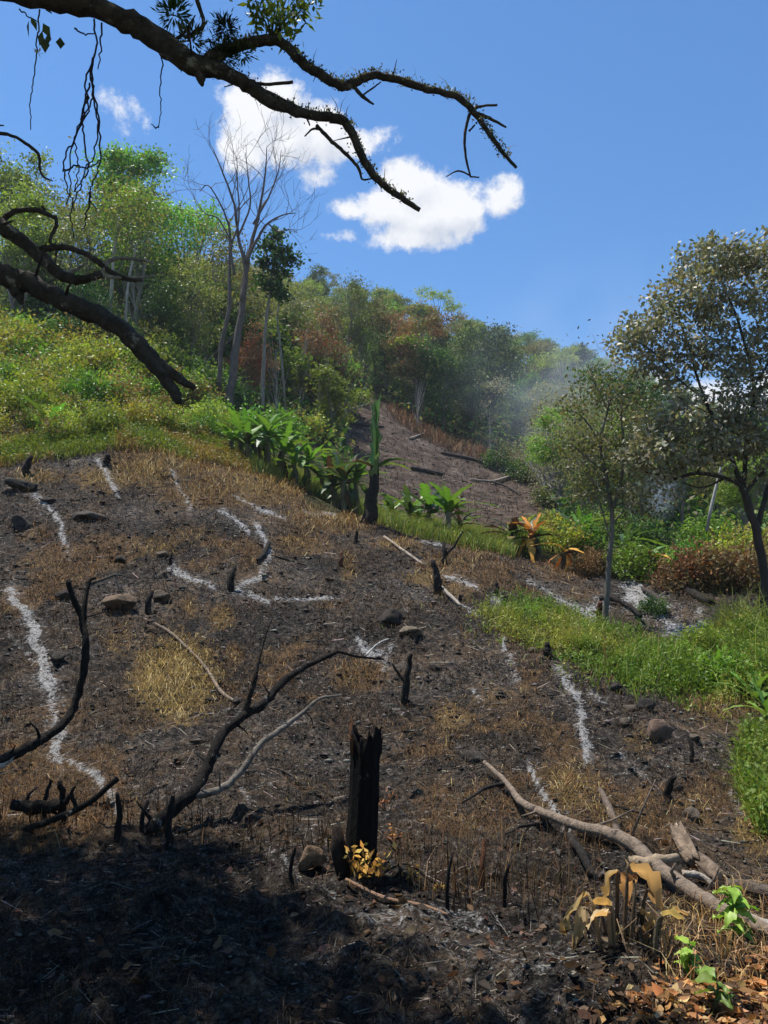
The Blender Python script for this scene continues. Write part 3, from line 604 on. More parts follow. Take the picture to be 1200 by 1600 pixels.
part('trunk', mb.mesh('trunk', M_BARK, True), ts); part('crown', lm.mesh('crown', M_LEAF), ts)

# two thin pale trunks in the shade of the left trees
for (pts_, lab) in (([(170,540,7),(173,470,6),(178,400,5),(186,340,4)], 'thin pale trunk rising behind the dead limb fork'), ([(200,545,6),(197,480,5),(203,430,4),(214,380,3)], 'second thin pale trunk right of the first behind the limb')):
    d = 32.0; P, w = px_path(pts_, d); P[0, 2] = height(P[0, 0], d) - .2; mb = MB(); Ps, ws = smooth_path(P, w, 3, .2); b = P[0].copy(); tube(mb, Ps - b, ws, 7, (.3, .28, .24), .1)
    o = thing('pale_tree', lab, 'tree', b); part('trunk', mb.mesh('trunk', M_BARK, True), o)
    lm = MB(); q = rng.normal(size=(1400, 3)) * [1.1, 1.0, .7] + P[-1] - b + [0, 0, .4]; leaves(lm, q, .16, .09, vary(None, 1400, .3, pal=GRN + OLV), up=.6); part('crown', lm.mesh('crown', M_LEAF), o)

# big tree to the right: dark forked trunk, grey shiny leaves
d0 = 14.0; b0 = at(1196, 992, d0); x0 = float(b0[0]); z0 = float(height(x0, d0)); O = np.array([x0, d0, z0])
bt = thing('big_tree', 'big spreading tree with dark forked trunk and grey green leaves, cut by the right edge', 'tree', O)
LIMBS = [[(1198,1010,26),(1196,960,22),(1194,900,19),(1182,830,18),(1166,780,17),(1160,758,15)],[(1160,760,10),(1132,748,9),(1088,740,8),(1052,748,7),(1030,744,5),(1000,735,3)],
         [(1160,760,11),(1140,705,9),(1118,650,8),(1096,590,6),(1085,530,5),(1060,480,4),(1040,450,3)],[(1162,762,11),(1172,690,10),(1180,600,8),(1160,500,6),(1135,430,4),(1130,400,2)],
         [(1182,830,12),(1205,760,11),(1240,700,9),(1260,600,8),(1250,480,6)],[(1165,770,9),(1195,730,8),(1230,690,7),(1290,650,5)],[(1088,740,5),(1110,700,4),(1130,680,3)],[(1118,650,6),(1090,625,5),(1050,600,4),(1010,560,3),(985,540,2)],
         [(1096,590,4),(1105,540,4),(1112,490,3),(1105,450,2)],[(1180,600,5),(1210,540,5),(1215,450,4)],[(1132,748,5),(1100,760,4),(1070,752,3)],[(1140,705,6),(1100,690,5),(1060,690,4),(1030,680,3)],[(1118,650,4),(1075,640,3),(1040,630,2)],[(1085,530,3),(1050,520,3),(1015,510,2)],[(1172,690,5),(1135,670,4),(1110,650,3)]]
mb = MB(); r = np.random.default_rng(31)
for k, s in enumerate(LIMBS):
    P, w = px_path(s, d0, .12 if k else 0, r); w = w * .72; P, w = smooth_path(P, w, 5, .2, k); tube(mb, P - O, w, 9 if k < 6 else 6, (.045, .036, .03), .12, seed=k)
part('trunk', mb.mesh('trunk', M_BARK, True), bt)
CL = [(1130,402,52,26,1100),(1185,412,46,28,1000),(1085,432,40,24,750),(1060,470,48,24,850),(1012,508,36,18,520),(1100,480,50,22,800),(1170,470,50,26,950),(972,528,22,14,220),(1040,540,38,16,480),(1000,545,36,14,380),(1130,530,46,18,650),(1190,540,46,24,800),(1085,560,36,12,380),(1050,585,34,12,330),(1160,580,40,14,520),(1195,615,36,20,520),(1140,620,40,10,360),(1010,575,24,10,160),
      (1060,640,36,14,420),(1012,672,44,20,700),(1090,668,50,18,760),(1145,655,48,18,720),(1190,672,46,22,760),(1035,700,46,16,600),(1100,702,44,14,560),(1000,728,34,16,420),(1060,730,36,10,320),(1150,700,40,12,420),(985,700,30,16,300),(1170,735,36,10,220),(1000,765,26,12,200),(1245,480,50,50,1000),(1260,600,60,50,1000),(1250,690,60,30,800),(1300,550,60,90,900),(1230,390,40,30,600),(1040,770,26,8,90)]
lm = MB(); SH = [(.34, .33, .24), (.26, .25, .16), (.31, .30, .21), (.21, .205, .125), (.28, .245, .145), (.16, .17, .09)]
for (u, v, ru, rv, m) in CL:
    m = int(m * 1.05); nb = max(5, m // 34); C = at(u, v, d0) + r.normal(size=(nb, 3)) * np.array([ru, ru * 1.2, rv]) * .62 * d0 / F
    for c in C:
        mm = m // nb; leaves(lm, c - O + r.normal(size=(mm, 3)) * [.13, .13, .08], .105, .058, vary(None, mm, .3, r, SH), up=1.0, droop=.25, r=r)
    mbx = None
part('crown', lm.mesh('crown', M_SHINY), bt)

# thin tree with sparse olive leaves in the middle of the right side
b0 = ground(946, 972); d0 = float(b0[1]); O = b0
st = thing('slender_tree', 'slender grey trunked tree with sparse olive leaves above the green weeds', 'tree', O)
LM = [[(946,985,17),(948,930,14),(953,870,13),(956,800,11),(946,740,9),(938,690,7),(950,640,5),(955,600,3)],[(956,800,8),(968,750,7),(972,700,5),(968,650,4),(975,610,2)],[(946,740,5),(915,720,4),(890,700,3),(870,690,2)],[(938,690,5),(905,650,4),(880,640,2)],[(950,640,3),(925,600,3),(915,575,1.5)],
      [(972,700,4),(1000,670,3),(1020,650,2)],[(956,820,4),(985,790,3),(1010,785,2)],[(946,745,4),(920,775,3),(895,770,2)],[(953,840,4),(935,790,3),(925,740,2),(915,710,1.5)],[(968,650,2.5),(990,620,2),(1000,595,1)]]
mb = MB(); r = np.random.default_rng(41); out = []; tips = []
for k, s in enumerate(LM):
    P, w = px_path(s, d0, .12 if k else 0, r); w = w * .66; P, w = smooth_path(P, w, 4, .2, k); tube(mb, P - O, w, 8 if k < 2 else 5, (.13, .12, .105), .12, seed=k)
    if k:
        for i in range(len(P) // 3, len(P), 2): grow(r, P[i] - O, unit(r.normal(size=3)[None] + [[0, 0, .3]])[0], .45, max(.4 * w[i], .006), 1, out, tips, .5, .1, 4, .15, (2, 3), .7, .004)
wood(mb, out, (.24, .22, .19), 4); part('trunk', mb.mesh('trunk', M_BARK, True), st)
lm = MB(); TPS = np.array([t_[0] for t_ in tips])
for c in TPS:
    m = 9; leaves(lm, c + r.normal(size=(m, 3)) * [.17, .17, .13], .075, .042, vary(None, m, .3, r, [(.11, .10, .045), (.085, .085, .035), (.13, .105, .06), (.09, .10, .04)]), up=.8, droop=.3, r=r)
for (u, v, ru, rv, m) in [(940,610,46,22,500),(900,640,34,18,300),(985,640,40,20,420),(930,690,46,18,420),(990,700,34,16,320),(890,700,34,16,260),(935,740,44,18,340),(990,770,36,18,320),(915,770,30,14,200),(1010,800,26,14,180)]:
    P = at(u, v, d0) + r.normal(size=(m, 3)) * np.array([ru, ru, rv]) * .6 * d0 / F - O; leaves(lm, P, .075, .042, vary(None, m, .3, r, [(.11, .10, .045), (.085, .085, .035), (.13, .105, .06), (.06, .09, .03)]), up=.8, droop=.3, r=r)
part('crown', lm.mesh('crown', M_LEAF), st)

# leaning bare pole in the valley
P, w = px_path([(1104,830,5),(1112,790,5),(1124,740,4),(1130,715,2)], 20.0); mb = MB(); b = P[0].copy(); b[2] = min(b[2], float(height(b[0], 20.0))); tube(mb, P - b, w, 6, (.3, .29, .27), .1)
tag(mb.build('leaning_pole', M_BARK, loc=b), 'thin pale leaning pole between the big tree trunk and the bushes', 'pole')

# ---- shrubs
def shrub_proto(name, seed, rad, hh, nleaf, leaf, pal, lmat=None, stemcol=(.12, .1, .06), tall=.0):
    r = np.random.default_rng(seed); o = thing(name, 'x', 'shrub', (0, 0, 0)); mb = MB(); lm = MB(); nc = 26
    for j in range(nc):
        th = r.random() * 6.28; q = rad * math.sqrt(r.random()); h_ = hh * (1 - .55 * (q / rad) ** 2) * (.6 + .45 * r.random()); c = np.array([math.cos(th) * q, math.sin(th) * q, h_])
        b = np.array([c[0] * .25, c[1] * .25, -.15]); tube(mb, np.array([b, b * .5 + c * .5 + r.normal(size=3) * .06, c]), [.018, .012, .005], 4, stemcol)
        m = nleaf // nc; tt = r.random(m) ** .6; P = b + (c - b) * (.25 + .75 * tt)[:, None] + r.normal(size=(m, 3)) * rad * np.array([.16, .16, .13])
        pc = np.asarray(pal[r.integers(0, len(pal))]); leaves(lm, P, leaf, leaf * .5, vary(pc, m, .3, r), up=.7, droop=.1, r=r)
    part('stems', mb.mesh('stems', M_BARK), o); part('foliage', lm.mesh('foliage', lmat or M_LEAF), o); return o
YG = [(.29, .34, .045), (.35, .35, .055), (.20, .30, .04), (.29, .25, .06), (.15, .24, .035)]; GG = [(.15, .25, .035), (.18, .28, .045), (.11, .19, .03)]
SY = shrub_proto('shrub', 501, 1.15, 1.7, 2600, .12, YG); SG = shrub_proto('shrub', 502, 1.0, 1.5, 2400, .13, GG); SM = shrub_proto('shrub', 503, 1.1, 1.4, 2400, .12, YG + GG + BRN)
SB = shrub_proto('scorched_bush', 504, .9, 1.1, 2600, .10, [(.24, .115, .045), (.22, .13, .06), (.16, .10, .05), (.20, .15, .07)], M_DRY)
SD = shrub_proto('shrub', 505, 1.0, 1.5, 2400, .12, DRK + GRN); SV = shrub_proto('bush', 506, .8, 1.4, 2600, .11, BRT)
poly = [(-60,470),(120,490),(215,560),(300,610),(352,672),(320,690),(200,668),(100,700),(-60,728)]
Pp = sample_px_poly(poly, 800, 19.5, 33); kept = []; r = np.random.default_rng(51)
for p_ in Pp:
    if len(kept) >= 112: break
    if all((p_[0] - q[0]) ** 2 + (p_[1] - q[1]) ** 2 > 1.0 for q in kept): kept.append(p_)
for p_ in kept:
    pu_, pv_, _ = topix(p_); up_ = pv_ < 600 + (pu_ - 100) * .12; k = r.random()
    pr, lab = (SY, 'yellow green shrub on the left slope') if k < (.62 if up_ else .2) else (SM, 'olive brown shrub on the left slope') if k < .78 else (SG, 'fresh green shrub on the left slope')
    lab += (', near the left edge' if pu_ < 105 else ', below the dead limb' if pu_ < 215 else ', towards the banana clump') + (', high under the trees' if pv_ < 565 else '' if pv_ < 640 else ', at the burnt edge'); copy_thing(pr, p_ - [0, 0, .1], r.random() * 6.28, (.75 + .4 * r.random()) * (1.35 if up_ else 1.05 if pv_ < 650 else .7), lab, 'shrubs on the left slope')
# darker understorey behind the shrubs and beneath the forest edge
for (u, d, s, pr, lab) in [(285,29,1.3,SV,'tall light green bush right of the broken limb tip'),(318,25,.95,SV,'bright green bush left of the banana clump'),(395,27,1.2,SG,'leafy green bush at the foot of the bare forked tree'),(345,33,1.4,SD,'dark bush behind the stems of the bare tree'),(300,31,1.5,SD,'dark bush behind the light green bush'),
      (440,33,1.2,SG,'green bush at the foot of the slim tree'),(470,38,1.2,SM,'brown and green bush above the banana clump'),(505,40,1.1,SD,'dark bush at the upper corner of the far clearing'),(250,31,1.5,SD,'dark bush behind the yellow shrubs'),(90,32,1.6,SD,'dark bush under the trees at the upper left'),(180,33,1.6,SD,'dark bush below the pale trunks'),(20,32,1.5,SG,'green bush beneath the dead limb at the left edge'),
      (820,21.5,.75,SG,'green bush beneath the burnt orange banana'),(860,23,.9,SY,'yellow green bush behind the orange banana leaves'),(905,23,.8,SG,'green bush right of the orange banana leaves'),(930,20,.7,SB,'brown scorched bush behind the slender trunk'),(905,19.5,.55,SB,'rusty scorched bush left of the slender trunk'),(985,19.5,.8,SG,'green bush right of the slender trunk'),(1020,19.6,.62,SV,'bright green bush beside the withered yellow banana'),
      (1065,20.5,.75,SV,'bright palm green bush above the scorched bushes'),(1075,18,1.05,SB,'large rusty scorched bush right of the ash slope'),(1120,17.6,1.15,SB,'orange brown scorched bush behind the dark log'),(1160,17.4,1.1,SB,'dull brown scorched bush beside the big dark trunk'),(1040,18.5,.6,SB,'small rusty bush at the top of the ash slope'),(1150,21,.9,SY,'yellow green bush in the gap beneath the big tree'),(1195,19,.8,SM,'olive bush behind the big dark trunk'),
      (760,22.8,.45,SB,'low rusty bush at the foot of the far clearing'),(735,24.5,.4,SB,'small brown bush beside the grass strip'),(850,28,.7,SG,'green bush at the lower end of the far clearing'),(900,27,.9,SD,'dark bush left of the slender trunk'),(945,25,.9,SD,'dark bush behind the slender trunk'),(1000,24,.9,SD,'dark bush beneath the olive trees on the right'),(860,38,1.0,SD,'dark bush where the clearing meets the smoke'),(820,46,1.2,SD,'dark bush at the upper right rim of the clearing'),(780,48,1.2,SD,'dark bush on the upper rim of the clearing'),(1100,24,1.0,SG,'green bush below the leaning pole'),
      (1010,15.6,.34,SD,'small dark bush beside the lower ash streak')]:
    place(pr, u, d, s, lab, r.random() * 6, vguess=780 if u > 560 else 640, dz=-.08)
Wp = sample_px_poly([(800,965),(850,962),(960,1000),(1050,1035),(1230,1010),(1230,1110),(1100,1085),(1000,1070),(880,1010)], 400, 9.4, 14.2); kept = []
for p_ in Wp:
    if len(kept) < 30 and all((p_[0] - q[0]) ** 2 + (p_[1] - q[1]) ** 2 > .3 for q in kept): kept.append(p_)
for i, p_ in enumerate(kept):
    pu_, pv_, _ = topix(p_); rt = float(sstep(980, 1120, np.array(pu_))); pr, cw = ((SV, 'bright green'), (SY, 'yellowish'), (SG, 'fresh green'))[i % 3]
    copy_thing(pr, p_ - [0, 0, .04], r.random() * 6, (.17 + .10 * r.random()) * (1 + .75 * rt), cw + ' leafy weed clump in the green band, ' + ('towards the right edge' if pu_ > 1080 else 'in its middle' if pu_ > 950 else 'towards its left tip'), 'leafy weed clumps in the green band')
for q in (SY, SG, SM, SB, SD, SV): park(q)

# ================================================================== GROUND COVER (uncountable stuff)
def scatter(m, ylo, yhi, amax=.62, ymix=1.0, r=None):
    r = r or rng; y = np.exp(np.log(ylo) + (np.log(yhi) - np.log(ylo)) * r.random(m)); x = (r.random(m) * 2 - 1) * amax * y
    return np.stack([x, y, height(x, y)], 1)
r = np.random.default_rng(61)
P = scatter(150000, 4.6, 22.5, r=r); a_, s_, ye_, vg_, cl_, pu_, pv_ = masks(P[:, 0], P[:, 1], P[:, 2])
keep = (r.random(len(P)) < np.clip(s_ * 1.4 - .2, 0, .95) * (1 - np.clip(a_ * 2, 0, 1))) & (vg_ < .7); Q_ = P[keep]; yq = ye_[keep]; sq = s_[keep]
rust = np.array([(.25, .125, .05), (.18, .105, .05), (.13, .078, .042), (.29, .18, .085), (.09, .06, .038)]); yelp = np.array([(.50, .38, .15), (.44, .32, .11), (.36, .25, .09), (.58, .47, .24)])
m = len(Q_); c = np.where((r.random(m) < np.clip(yq * 1.3, .05, .95))[:, None], yelp[r.integers(0, 4, m)], rust[r.integers(0, 5, m)]) * (.7 + .6 * r.random((m, 1)))
mb = MB(); hgt = (.05 + .11 * r.random(m)) * (.7 + .6 * sq) * np.clip(Q_[:, 1] / 11, .7, 1.5)
blades(mb, Q_, hgt, .0045 * np.clip(Q_[:, 1] / 7, .7, 3.0), c, lean=1.7, r=r); tag(mb.build('dry_grass', M_STRAW), 'scorched straw coloured grass in mats over the burnt slope', 'dry grass', kind='stuff')
# short burnt stubble everywhere on the slope
P = scatter(150000, 3.0, 21.5, r=r); a_, s_, ye_, vg_, cl_, pu_, pv_ = masks(P[:, 0], P[:, 1], P[:, 2])
k = (fbm(P[:, 0] * 1.4, P[:, 1] * 1.4, 8, 3) + .25 * r.random(len(P)) > .52) & (a_ < .25) & ((P[:, 1] > 5.6) | (r.random(len(P)) < .35)); P = P[k]; m = len(P)
c = vary(None, m, .4, r, [(.03, .024, .02), (.05, .036, .026), (.09, .06, .036), (.018, .016, .015), (.11, .08, .055)])
mb = MB(); blades(mb, P, (.04 + .08 * r.random(m)) * np.clip(P[:, 1] / 9, .7, 1.5), .005 * np.clip(P[:, 1] / 7, .7, 2.6), c, lean=1.9, r=r)
tag(mb.build('stubble', M_STRAW), 'short burnt grass stubble over the charred slope', 'stubble', kind='stuff')
# charred crumbs and clods
OCT = np.array([(1, 0, 0), (0, 1, 0), (-1, 0, 0), (0, -1, 0), (0, 0, 1), (0, 0, -1)], float); OCT_T = np.array([(0, 1, 4), (1, 2, 4), (2, 3, 4), (3, 0, 4), (1, 0, 5), (2, 1, 5), (3, 2, 5), (0, 3, 5)])
def clods(mb, P, size, col, r, flat=.6, elong=1.0):
    m = len(P); S = np.broadcast_to(size, (m,)) * (.5 + r.random(m)); V = OCT[None] * (.6 + .8 * r.random((m, 6, 1))) * S[:, None, None] * np.array([1, 1, flat]); V[:, :, 0] *= elong * (.6 + r.random((m, 1)))
    th = r.random(m) * 6.283; c, s = np.cos(th)[:, None], np.sin(th)[:, None]; X = V[:, :, 0] * c - V[:, :, 1] * s; Y = V[:, :, 0] * s + V[:, :, 1] * c
    V = np.stack([X, Y, V[:, :, 2]], -1) + P[:, None]; mb.add(V.reshape(-1, 3), None, (np.arange(m)[:, None, None] * 6 + OCT_T[None]).reshape(-1, 3), np.repeat(np.broadcast_to(col, (m, 3)), 6, 0))
P = scatter(52000, 2.6, 21, r=r); k = fbm(P[:, 0] * 2, P[:, 1] * 2, 9, 3) + .3 * r.random(len(P)) > .55; P = P[k]; m = len(P); mb = MB()
clods(mb, P, .0075 * np.clip(P[:, 1] / 6, .7, 2.4) * (1 + 1.6 * (r.random(m) ** 6)), vary(None, m, .4, r, [(.016, .014, .013), (.03, .027, .025), (.055, .048, .042), (.15, .135, .12), (.07, .045, .028)]), r, .55, 1.6)
tag(mb.build('charred_debris', M_BITS), 'black charcoal crumbs and soil clods strewn over the slope', 'debris', kind='stuff')
# burnt twigs
P = scatter(9000, 2.8, 20, r=r); m = len(P); mb = MB(); th = r.random(m) * 6.283; ln = (.03 + .15 * r.random(m) ** 3) * np.clip(P[:, 1] / 7, .8, 2.0); w = .0022 * np.clip(P[:, 1] / 6, .8, 2.4)
d = np.stack([np.cos(th), np.sin(th), 0 * th], 1) * ln[:, None]; E2 = P + d; E2[:, 2] = height(E2[:, 0], E2[:, 1]); s = np.stack([-np.sin(th), np.cos(th), 0 * th], 1) * w[:, None]; z = np.array([0, 0, 1.0]) * (w * 1.2)[:, None]
V = np.stack([P - s, P + s, P + z * 2, E2 - s * .5, E2 + s * .5, E2 + z * 1.4], 1).reshape(-1, 3) + [0, 0, .008]; i = np.arange(m)[:, None] * 6
mb.add(V, np.concatenate([i + [0, 2, 5, 3], i + [2, 1, 4, 5]]), None, np.repeat(vary(None, m, .4, r, [(.03, .025, .022), (.06, .045, .035), (.13, .10, .08), (.015, .013, .012), (.02, .017, .015), (.22, .19, .16)]), 6, 0))
tag(mb.build('burnt_twigs', M_BITS), 'thin burnt twigs scattered over the charred slope', 'twigs', kind='stuff')
# ash flakes along the ash lines
P = scatter(260000, 3.0, 24, r=r); a_, *_x = masks(P[:, 0], P[:, 1], P[:, 2]); P = P[r.random(len(P)) < np.clip(a_ - .22, 0, 1) * .34]; m = len(P); mb = MB()
clods(mb, P, .0075 * np.clip(P[:, 1] / 7, .7, 2.4), vary(None, m, .25, r, [(.62, .61, .60), (.45, .44, .43), (.30, .29, .28), (.12, .11, .10)]), r, .5, 1.3)
tag(mb.build('ash_flakes', M_BITS), 'white and grey ash flakes along the burnt out stems', 'ash', kind='stuff')
def curled(mb, P, L, C, r):
    """dry fallen leaves: pointed, folded along the midrib and curled, eight corners each"""
    m = len(P); d = unit(r.normal(size=(m, 3)) * [1, 1, .3]); n_ = unit(r.normal(size=(m, 3)) * .45 + [0, 0, 1]); s = unit(np.cross(d, n_)); n_ = np.cross(s, d); L = np.broadcast_to(L, (m,)); W = L * (.35 + .3 * r.random(m)); cu = (r.random(m) - .3) * .5; fo = r.random(m) * .6
    def pt(a, b): return P + d * (L * a)[:, None] + s * (W * b)[:, None] + n_ * (L * cu * (a - .5) ** 2 * 2 + W * abs(b) * fo + L * .06 * r.normal(size=m))[:, None]
    V = np.stack([pt(0, 0), pt(.3, -.5), pt(.34, 0), pt(.3, .5), pt(.68, -.38), pt(.68, 0), pt(.66, .38), pt(1, 0)], 1).reshape(-1, 3); i = np.arange(m)[:, None] * 8
    mb.add(V, np.concatenate([i + [1, 2, 5, 4], i + [2, 3, 6, 5]]), np.concatenate([i + [0, 2, 1], i + [0, 3, 2], i + [4, 5, 7], i + [5, 6, 7]]), np.repeat(C, 8, 0) * (.8 + .4 * r.random((8 * m, 1))))
# leaf litter: dark browns, lowered to deepen the shade; orange in the sunny corner
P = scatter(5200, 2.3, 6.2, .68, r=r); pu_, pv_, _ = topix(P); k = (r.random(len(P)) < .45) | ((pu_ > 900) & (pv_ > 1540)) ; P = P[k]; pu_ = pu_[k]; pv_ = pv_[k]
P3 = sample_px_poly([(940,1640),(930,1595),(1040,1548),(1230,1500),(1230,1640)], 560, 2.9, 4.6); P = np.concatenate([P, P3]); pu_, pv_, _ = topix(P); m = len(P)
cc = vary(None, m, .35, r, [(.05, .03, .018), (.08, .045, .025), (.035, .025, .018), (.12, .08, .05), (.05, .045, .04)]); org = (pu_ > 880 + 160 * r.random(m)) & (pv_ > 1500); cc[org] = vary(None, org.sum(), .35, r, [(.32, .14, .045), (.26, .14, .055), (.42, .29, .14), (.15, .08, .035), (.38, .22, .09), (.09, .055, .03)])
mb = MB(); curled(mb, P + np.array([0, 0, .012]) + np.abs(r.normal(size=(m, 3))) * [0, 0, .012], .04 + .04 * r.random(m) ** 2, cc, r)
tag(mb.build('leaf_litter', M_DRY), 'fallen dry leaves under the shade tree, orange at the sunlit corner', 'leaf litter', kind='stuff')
# green grass along the gully
G1 = [(385,712),(470,735),(545,775),(620,790),(700,812),(790,850),(815,885),(735,872),(645,846),(590,822),(530,790),(450,752),(395,745)]
P = sample_px_poly(G1, 16000, 19.3, 27); m = len(P); mb = MB(); blades(mb, P, .5, .018, vary(None, m, .3, r, [(.16, .22, .04), (.20, .24, .05), (.13, .19, .03), (.26, .24, .08)]), lean=.8, r=r)
P = P[:4500]; m = len(P); leaves(mb, P + r.random((m, 3)) * [0, 0, .35], .09, .05, vary(None, m, .3, r, [(.13, .20, .03), (.18, .22, .05)]), up=.6, r=r)
tag(mb.build('gully_grass', M_GRASS), 'bright green grass along the gully between slope and far clearing', 'grass', kind='stuff')
# green weeds to the right
G2 = [(780,962),(835,945),(900,968),(960,985),(1030,1022),(1100,1010),(1230,985),(1230,1120),(1160,1100),(1100,1096),(1040,1092),(960,1062),(870,1018),(790,992)]
P = sample_px_poly(G2, 9500, 9.4, 14.6); P[:, :2] += r.normal(size=(len(P), 2)) * .28; P[:, 2] = height(P[:, 0], P[:, 1]); m = len(P); mb = MB(); right = sstep(.36, .46, P[:, 0] / P[:, 1]); hh = (.06 + (.17 + .25 * right) * sstep(.35, .65, fbm(P[:, 0] * 1.6, P[:, 1] * 1.6, 91, 3))) * (.4 + .9 * r.random(m)); nz_ = fbm(P[:, 0] * .9, P[:, 1] * .9, 92, 3)[:, None]
pal1 = vary(None, m, .3, r, [(.14, .21, .03), (.18, .24, .04), (.11, .17, .025)]); pal2 = vary(None, m, .3, r, [(.26, .27, .07), (.22, .24, .05)])
blades(mb, P, hh * 1.8, .012, np.where(nz_ > .5, pal1, pal2), lean=.8, r=r)
for q in range(4):
    leaves(mb, P + np.stack([r.normal(size=m) * .04, r.normal(size=m) * .04, hh * (.25 + .28 * q)], 1), .075, .024, np.where(nz_ > .47, vary(None, m, .3, r, [(.12, .20, .03), (.16, .23, .04), (.09, .15, .025)]), pal2), up=.9, droop=.1, r=r)
Pd = P[r.random(m) < .02]; blades(mb, Pd, .6, .012, vary(None, len(Pd), .3, r, [(.20, .13, .07), (.30, .22, .12), (.10, .07, .05)]), lean=.5, r=r); Pf = P[r.random(m) < .3] + np.array([0, 0, 0]); Pf[:, :2] += r.normal(size=(len(Pf), 2)) * .55; Pf[:, 2] = height(Pf[:, 0], Pf[:, 1]); blades(mb, Pf, .16, .009, vary(None, len(Pf), .3, r, [(.36, .30, .10), (.30, .18, .07), (.24, .26, .06), (.16, .22, .04)]), lean=1.2, r=r)
tag(mb.build('weeds', M_GRASS), 'band of bright green leafy weeds across the right of the slope', 'weeds', kind='stuff')
G3 = [(1150,1215),(1165,1165),(1230,1150),(1230,1330),(1185,1320)]
P = sample_px_poly(G3, 1600, 5.6, 8.8); m = len(P); mb = MB(); hh = .18 + .2 * r.random(m); blades(mb, P, hh * 1.2, .008, vary(None, m, .3, r, [(.15, .21, .03), (.22, .23, .05)]), lean=.8, r=r)
for q in range(3): leaves(mb, P + np.stack([r.normal(size=m) * .03, r.normal(size=m) * .03, hh * (.3 + .3 * q)], 1), .05, .028, vary(None, m, .3, r, [(.12, .19, .03), (.16, .21, .04)]), up=.9, r=r)
tag(mb.build('weeds', M_GRASS), 'patch of green weeds at the right edge below the weed band', 'weeds', kind='stuff')
# low green and yellow growth at the top of the left slope
G4 = [(-60,705),(60,680),(200,640),(320,655),(390,700),(400,745),(330,722),(260,704),(190,702),(120,716),(60,722),(-60,745)]
P = sample_px_poly(G4, 14000, 17.5, 25); m = len(P); mb = MB(); nz_ = fbm(P[:, 0] * .7, P[:, 1] * .7, 93, 3)[:, None]
cc = np.where(nz_ > .5, vary(None, m, .3, r, [(.13, .19, .03), (.17, .20, .04)]), vary(None, m, .3, r, [(.26, .20, .06), (.22, .13, .05), (.24, .22, .07)]))
blades(mb, P, .28, .016, cc, lean=1.0, r=r); leaves(mb, P + r.random((m, 3)) * [0, 0, .3], .08, .045, cc, up=.7, r=r)
tag(mb.build('undergrowth', M_GRASS), 'low green and straw growth at the top edge of the burnt slope', 'undergrowth', kind='stuff')
# undergrowth beneath the forest, one mass
y = np.exp(np.log(30) + (np.log(150) - np.log(30)) * r.random(60000)); x = (r.random(60000) * 2 - 1) * .62 * y; z = base_height(x, y); pu_, pv_, _ = topix(np.stack([x, y, z], 1))
k = ~(inpoly(pu_, pv_, CLEARING) & (y < 62)) & ~((y < 36) & (pu_ > 360) & (pu_ < 860)); x, y = x[k], y[k]; P = np.stack([x, y, height(x, y)], 1); m = len(P)
P[:, 2] += r.random(m) ** 1.5 * 1.6 * (.4 + fbm(x * .25, y * .25, 66, 2)); mb = MB()
leaves(mb, P, .26 + y * .0022, .16 + y * .0013, vary(None, m, .35, r, GRN + OLV + DRK + DRK + [(.12, .085, .04)]), up=.8, r=r)  # extra dark greens paint shade into the gaps between crowns
tag(mb.build('undergrowth', M_FAR), 'tangled undergrowth beneath the hillside forest', 'undergrowth', kind='stuff')
# charred stubble standing along the edge of the shade
P = sample_px_poly([(-20,1255),(250,1260),(420,1300),(560,1330),(720,1360),(900,1390),(960,1450),(720,1440),(520,1400),(300,1320),(-20,1300)], 400, 4.2, 6.6); m = len(P); mb = MB()
blades(mb, P, .12 + .16 * r.random(m) ** 2, .008, vary(None, m, .4, r, [(.02, .017, .015), (.035, .028, .022), (.14, .08, .04), (.22, .13, .06), (.05, .035, .02)]), lean=.35, r=r)
tag(mb.build('stubble', M_STRAW), 'upright charred and rusty stalk stubble along the shadow edge', 'stubble', kind='stuff')

# ================================================================== BANANA PLANTS
def leaf_strip(r, L, W, arch, fold=.25, n=16, torn=.6, twist=0.0):
    """a long leaf blade along +X: midrib rising then arching down, halves folded up, ragged edge"""
    t_ = np.linspace(0, 1, n); w = W * .5 * np.sin(np.pi * np.clip(t_ * .93 + .07, 0, 1)) ** .55 * (t_ < .999) + W * .02; V = []
    x = L * t_ * (1 - .25 * arch * t_); z = L * (arch * (-.9) * t_ ** 2.1)
    for i in range(n):
        for s in (-1, 0, 1):
            q = w[i] * (1 - torn * r.random()) if s else 0; a = twist * t_[i]
            V.append((x[i] + (r.random() - .5) * L / n * .5 * abs(s), s * q * math.cos(a), z[i] + (q * fold if s else 0) + s * q * math.sin(a)))
    Qd = []
    for i in range(n - 1):
        for j in range(2): Qd.append((i * 3 + j, i * 3 + j + 1, i * 3 + 4 + j, i * 3 + 3 + j))
    return np.array(V), np.array(Qd)
def leaf_mesh(r, L, W, arch, pal, mt, **k):
    V, Qd = leaf_strip(r, L, W, arch, **k); mb = MB(); c = vary(None, 1, .2, r, pal)[0]; C = np.repeat(c[None], len(V), 0) * (.85 + .3 * r.random((len(V), 1))); C[1::3] = C[1::3] * 1.25 + .01
    mb.add(V, Qd, None, C); me = mb.mesh('leaf', mt, True); return me
r = np.random.default_rng(71)
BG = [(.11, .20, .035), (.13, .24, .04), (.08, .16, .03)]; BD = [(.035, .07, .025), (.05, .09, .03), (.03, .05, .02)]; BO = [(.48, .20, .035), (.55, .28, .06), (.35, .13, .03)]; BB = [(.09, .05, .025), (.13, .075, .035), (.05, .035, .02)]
LM = {k: [leaf_mesh(r, 1.0, .28, a_, pal, mt) for a_ in (.35, .6, .85, 1.1, .5, .2)] for k, pal, mt in (('g', BG, M_BAN), ('d', BD, M_BAN), ('o', BO, M_DRY), ('b', BB, M_DRY))}
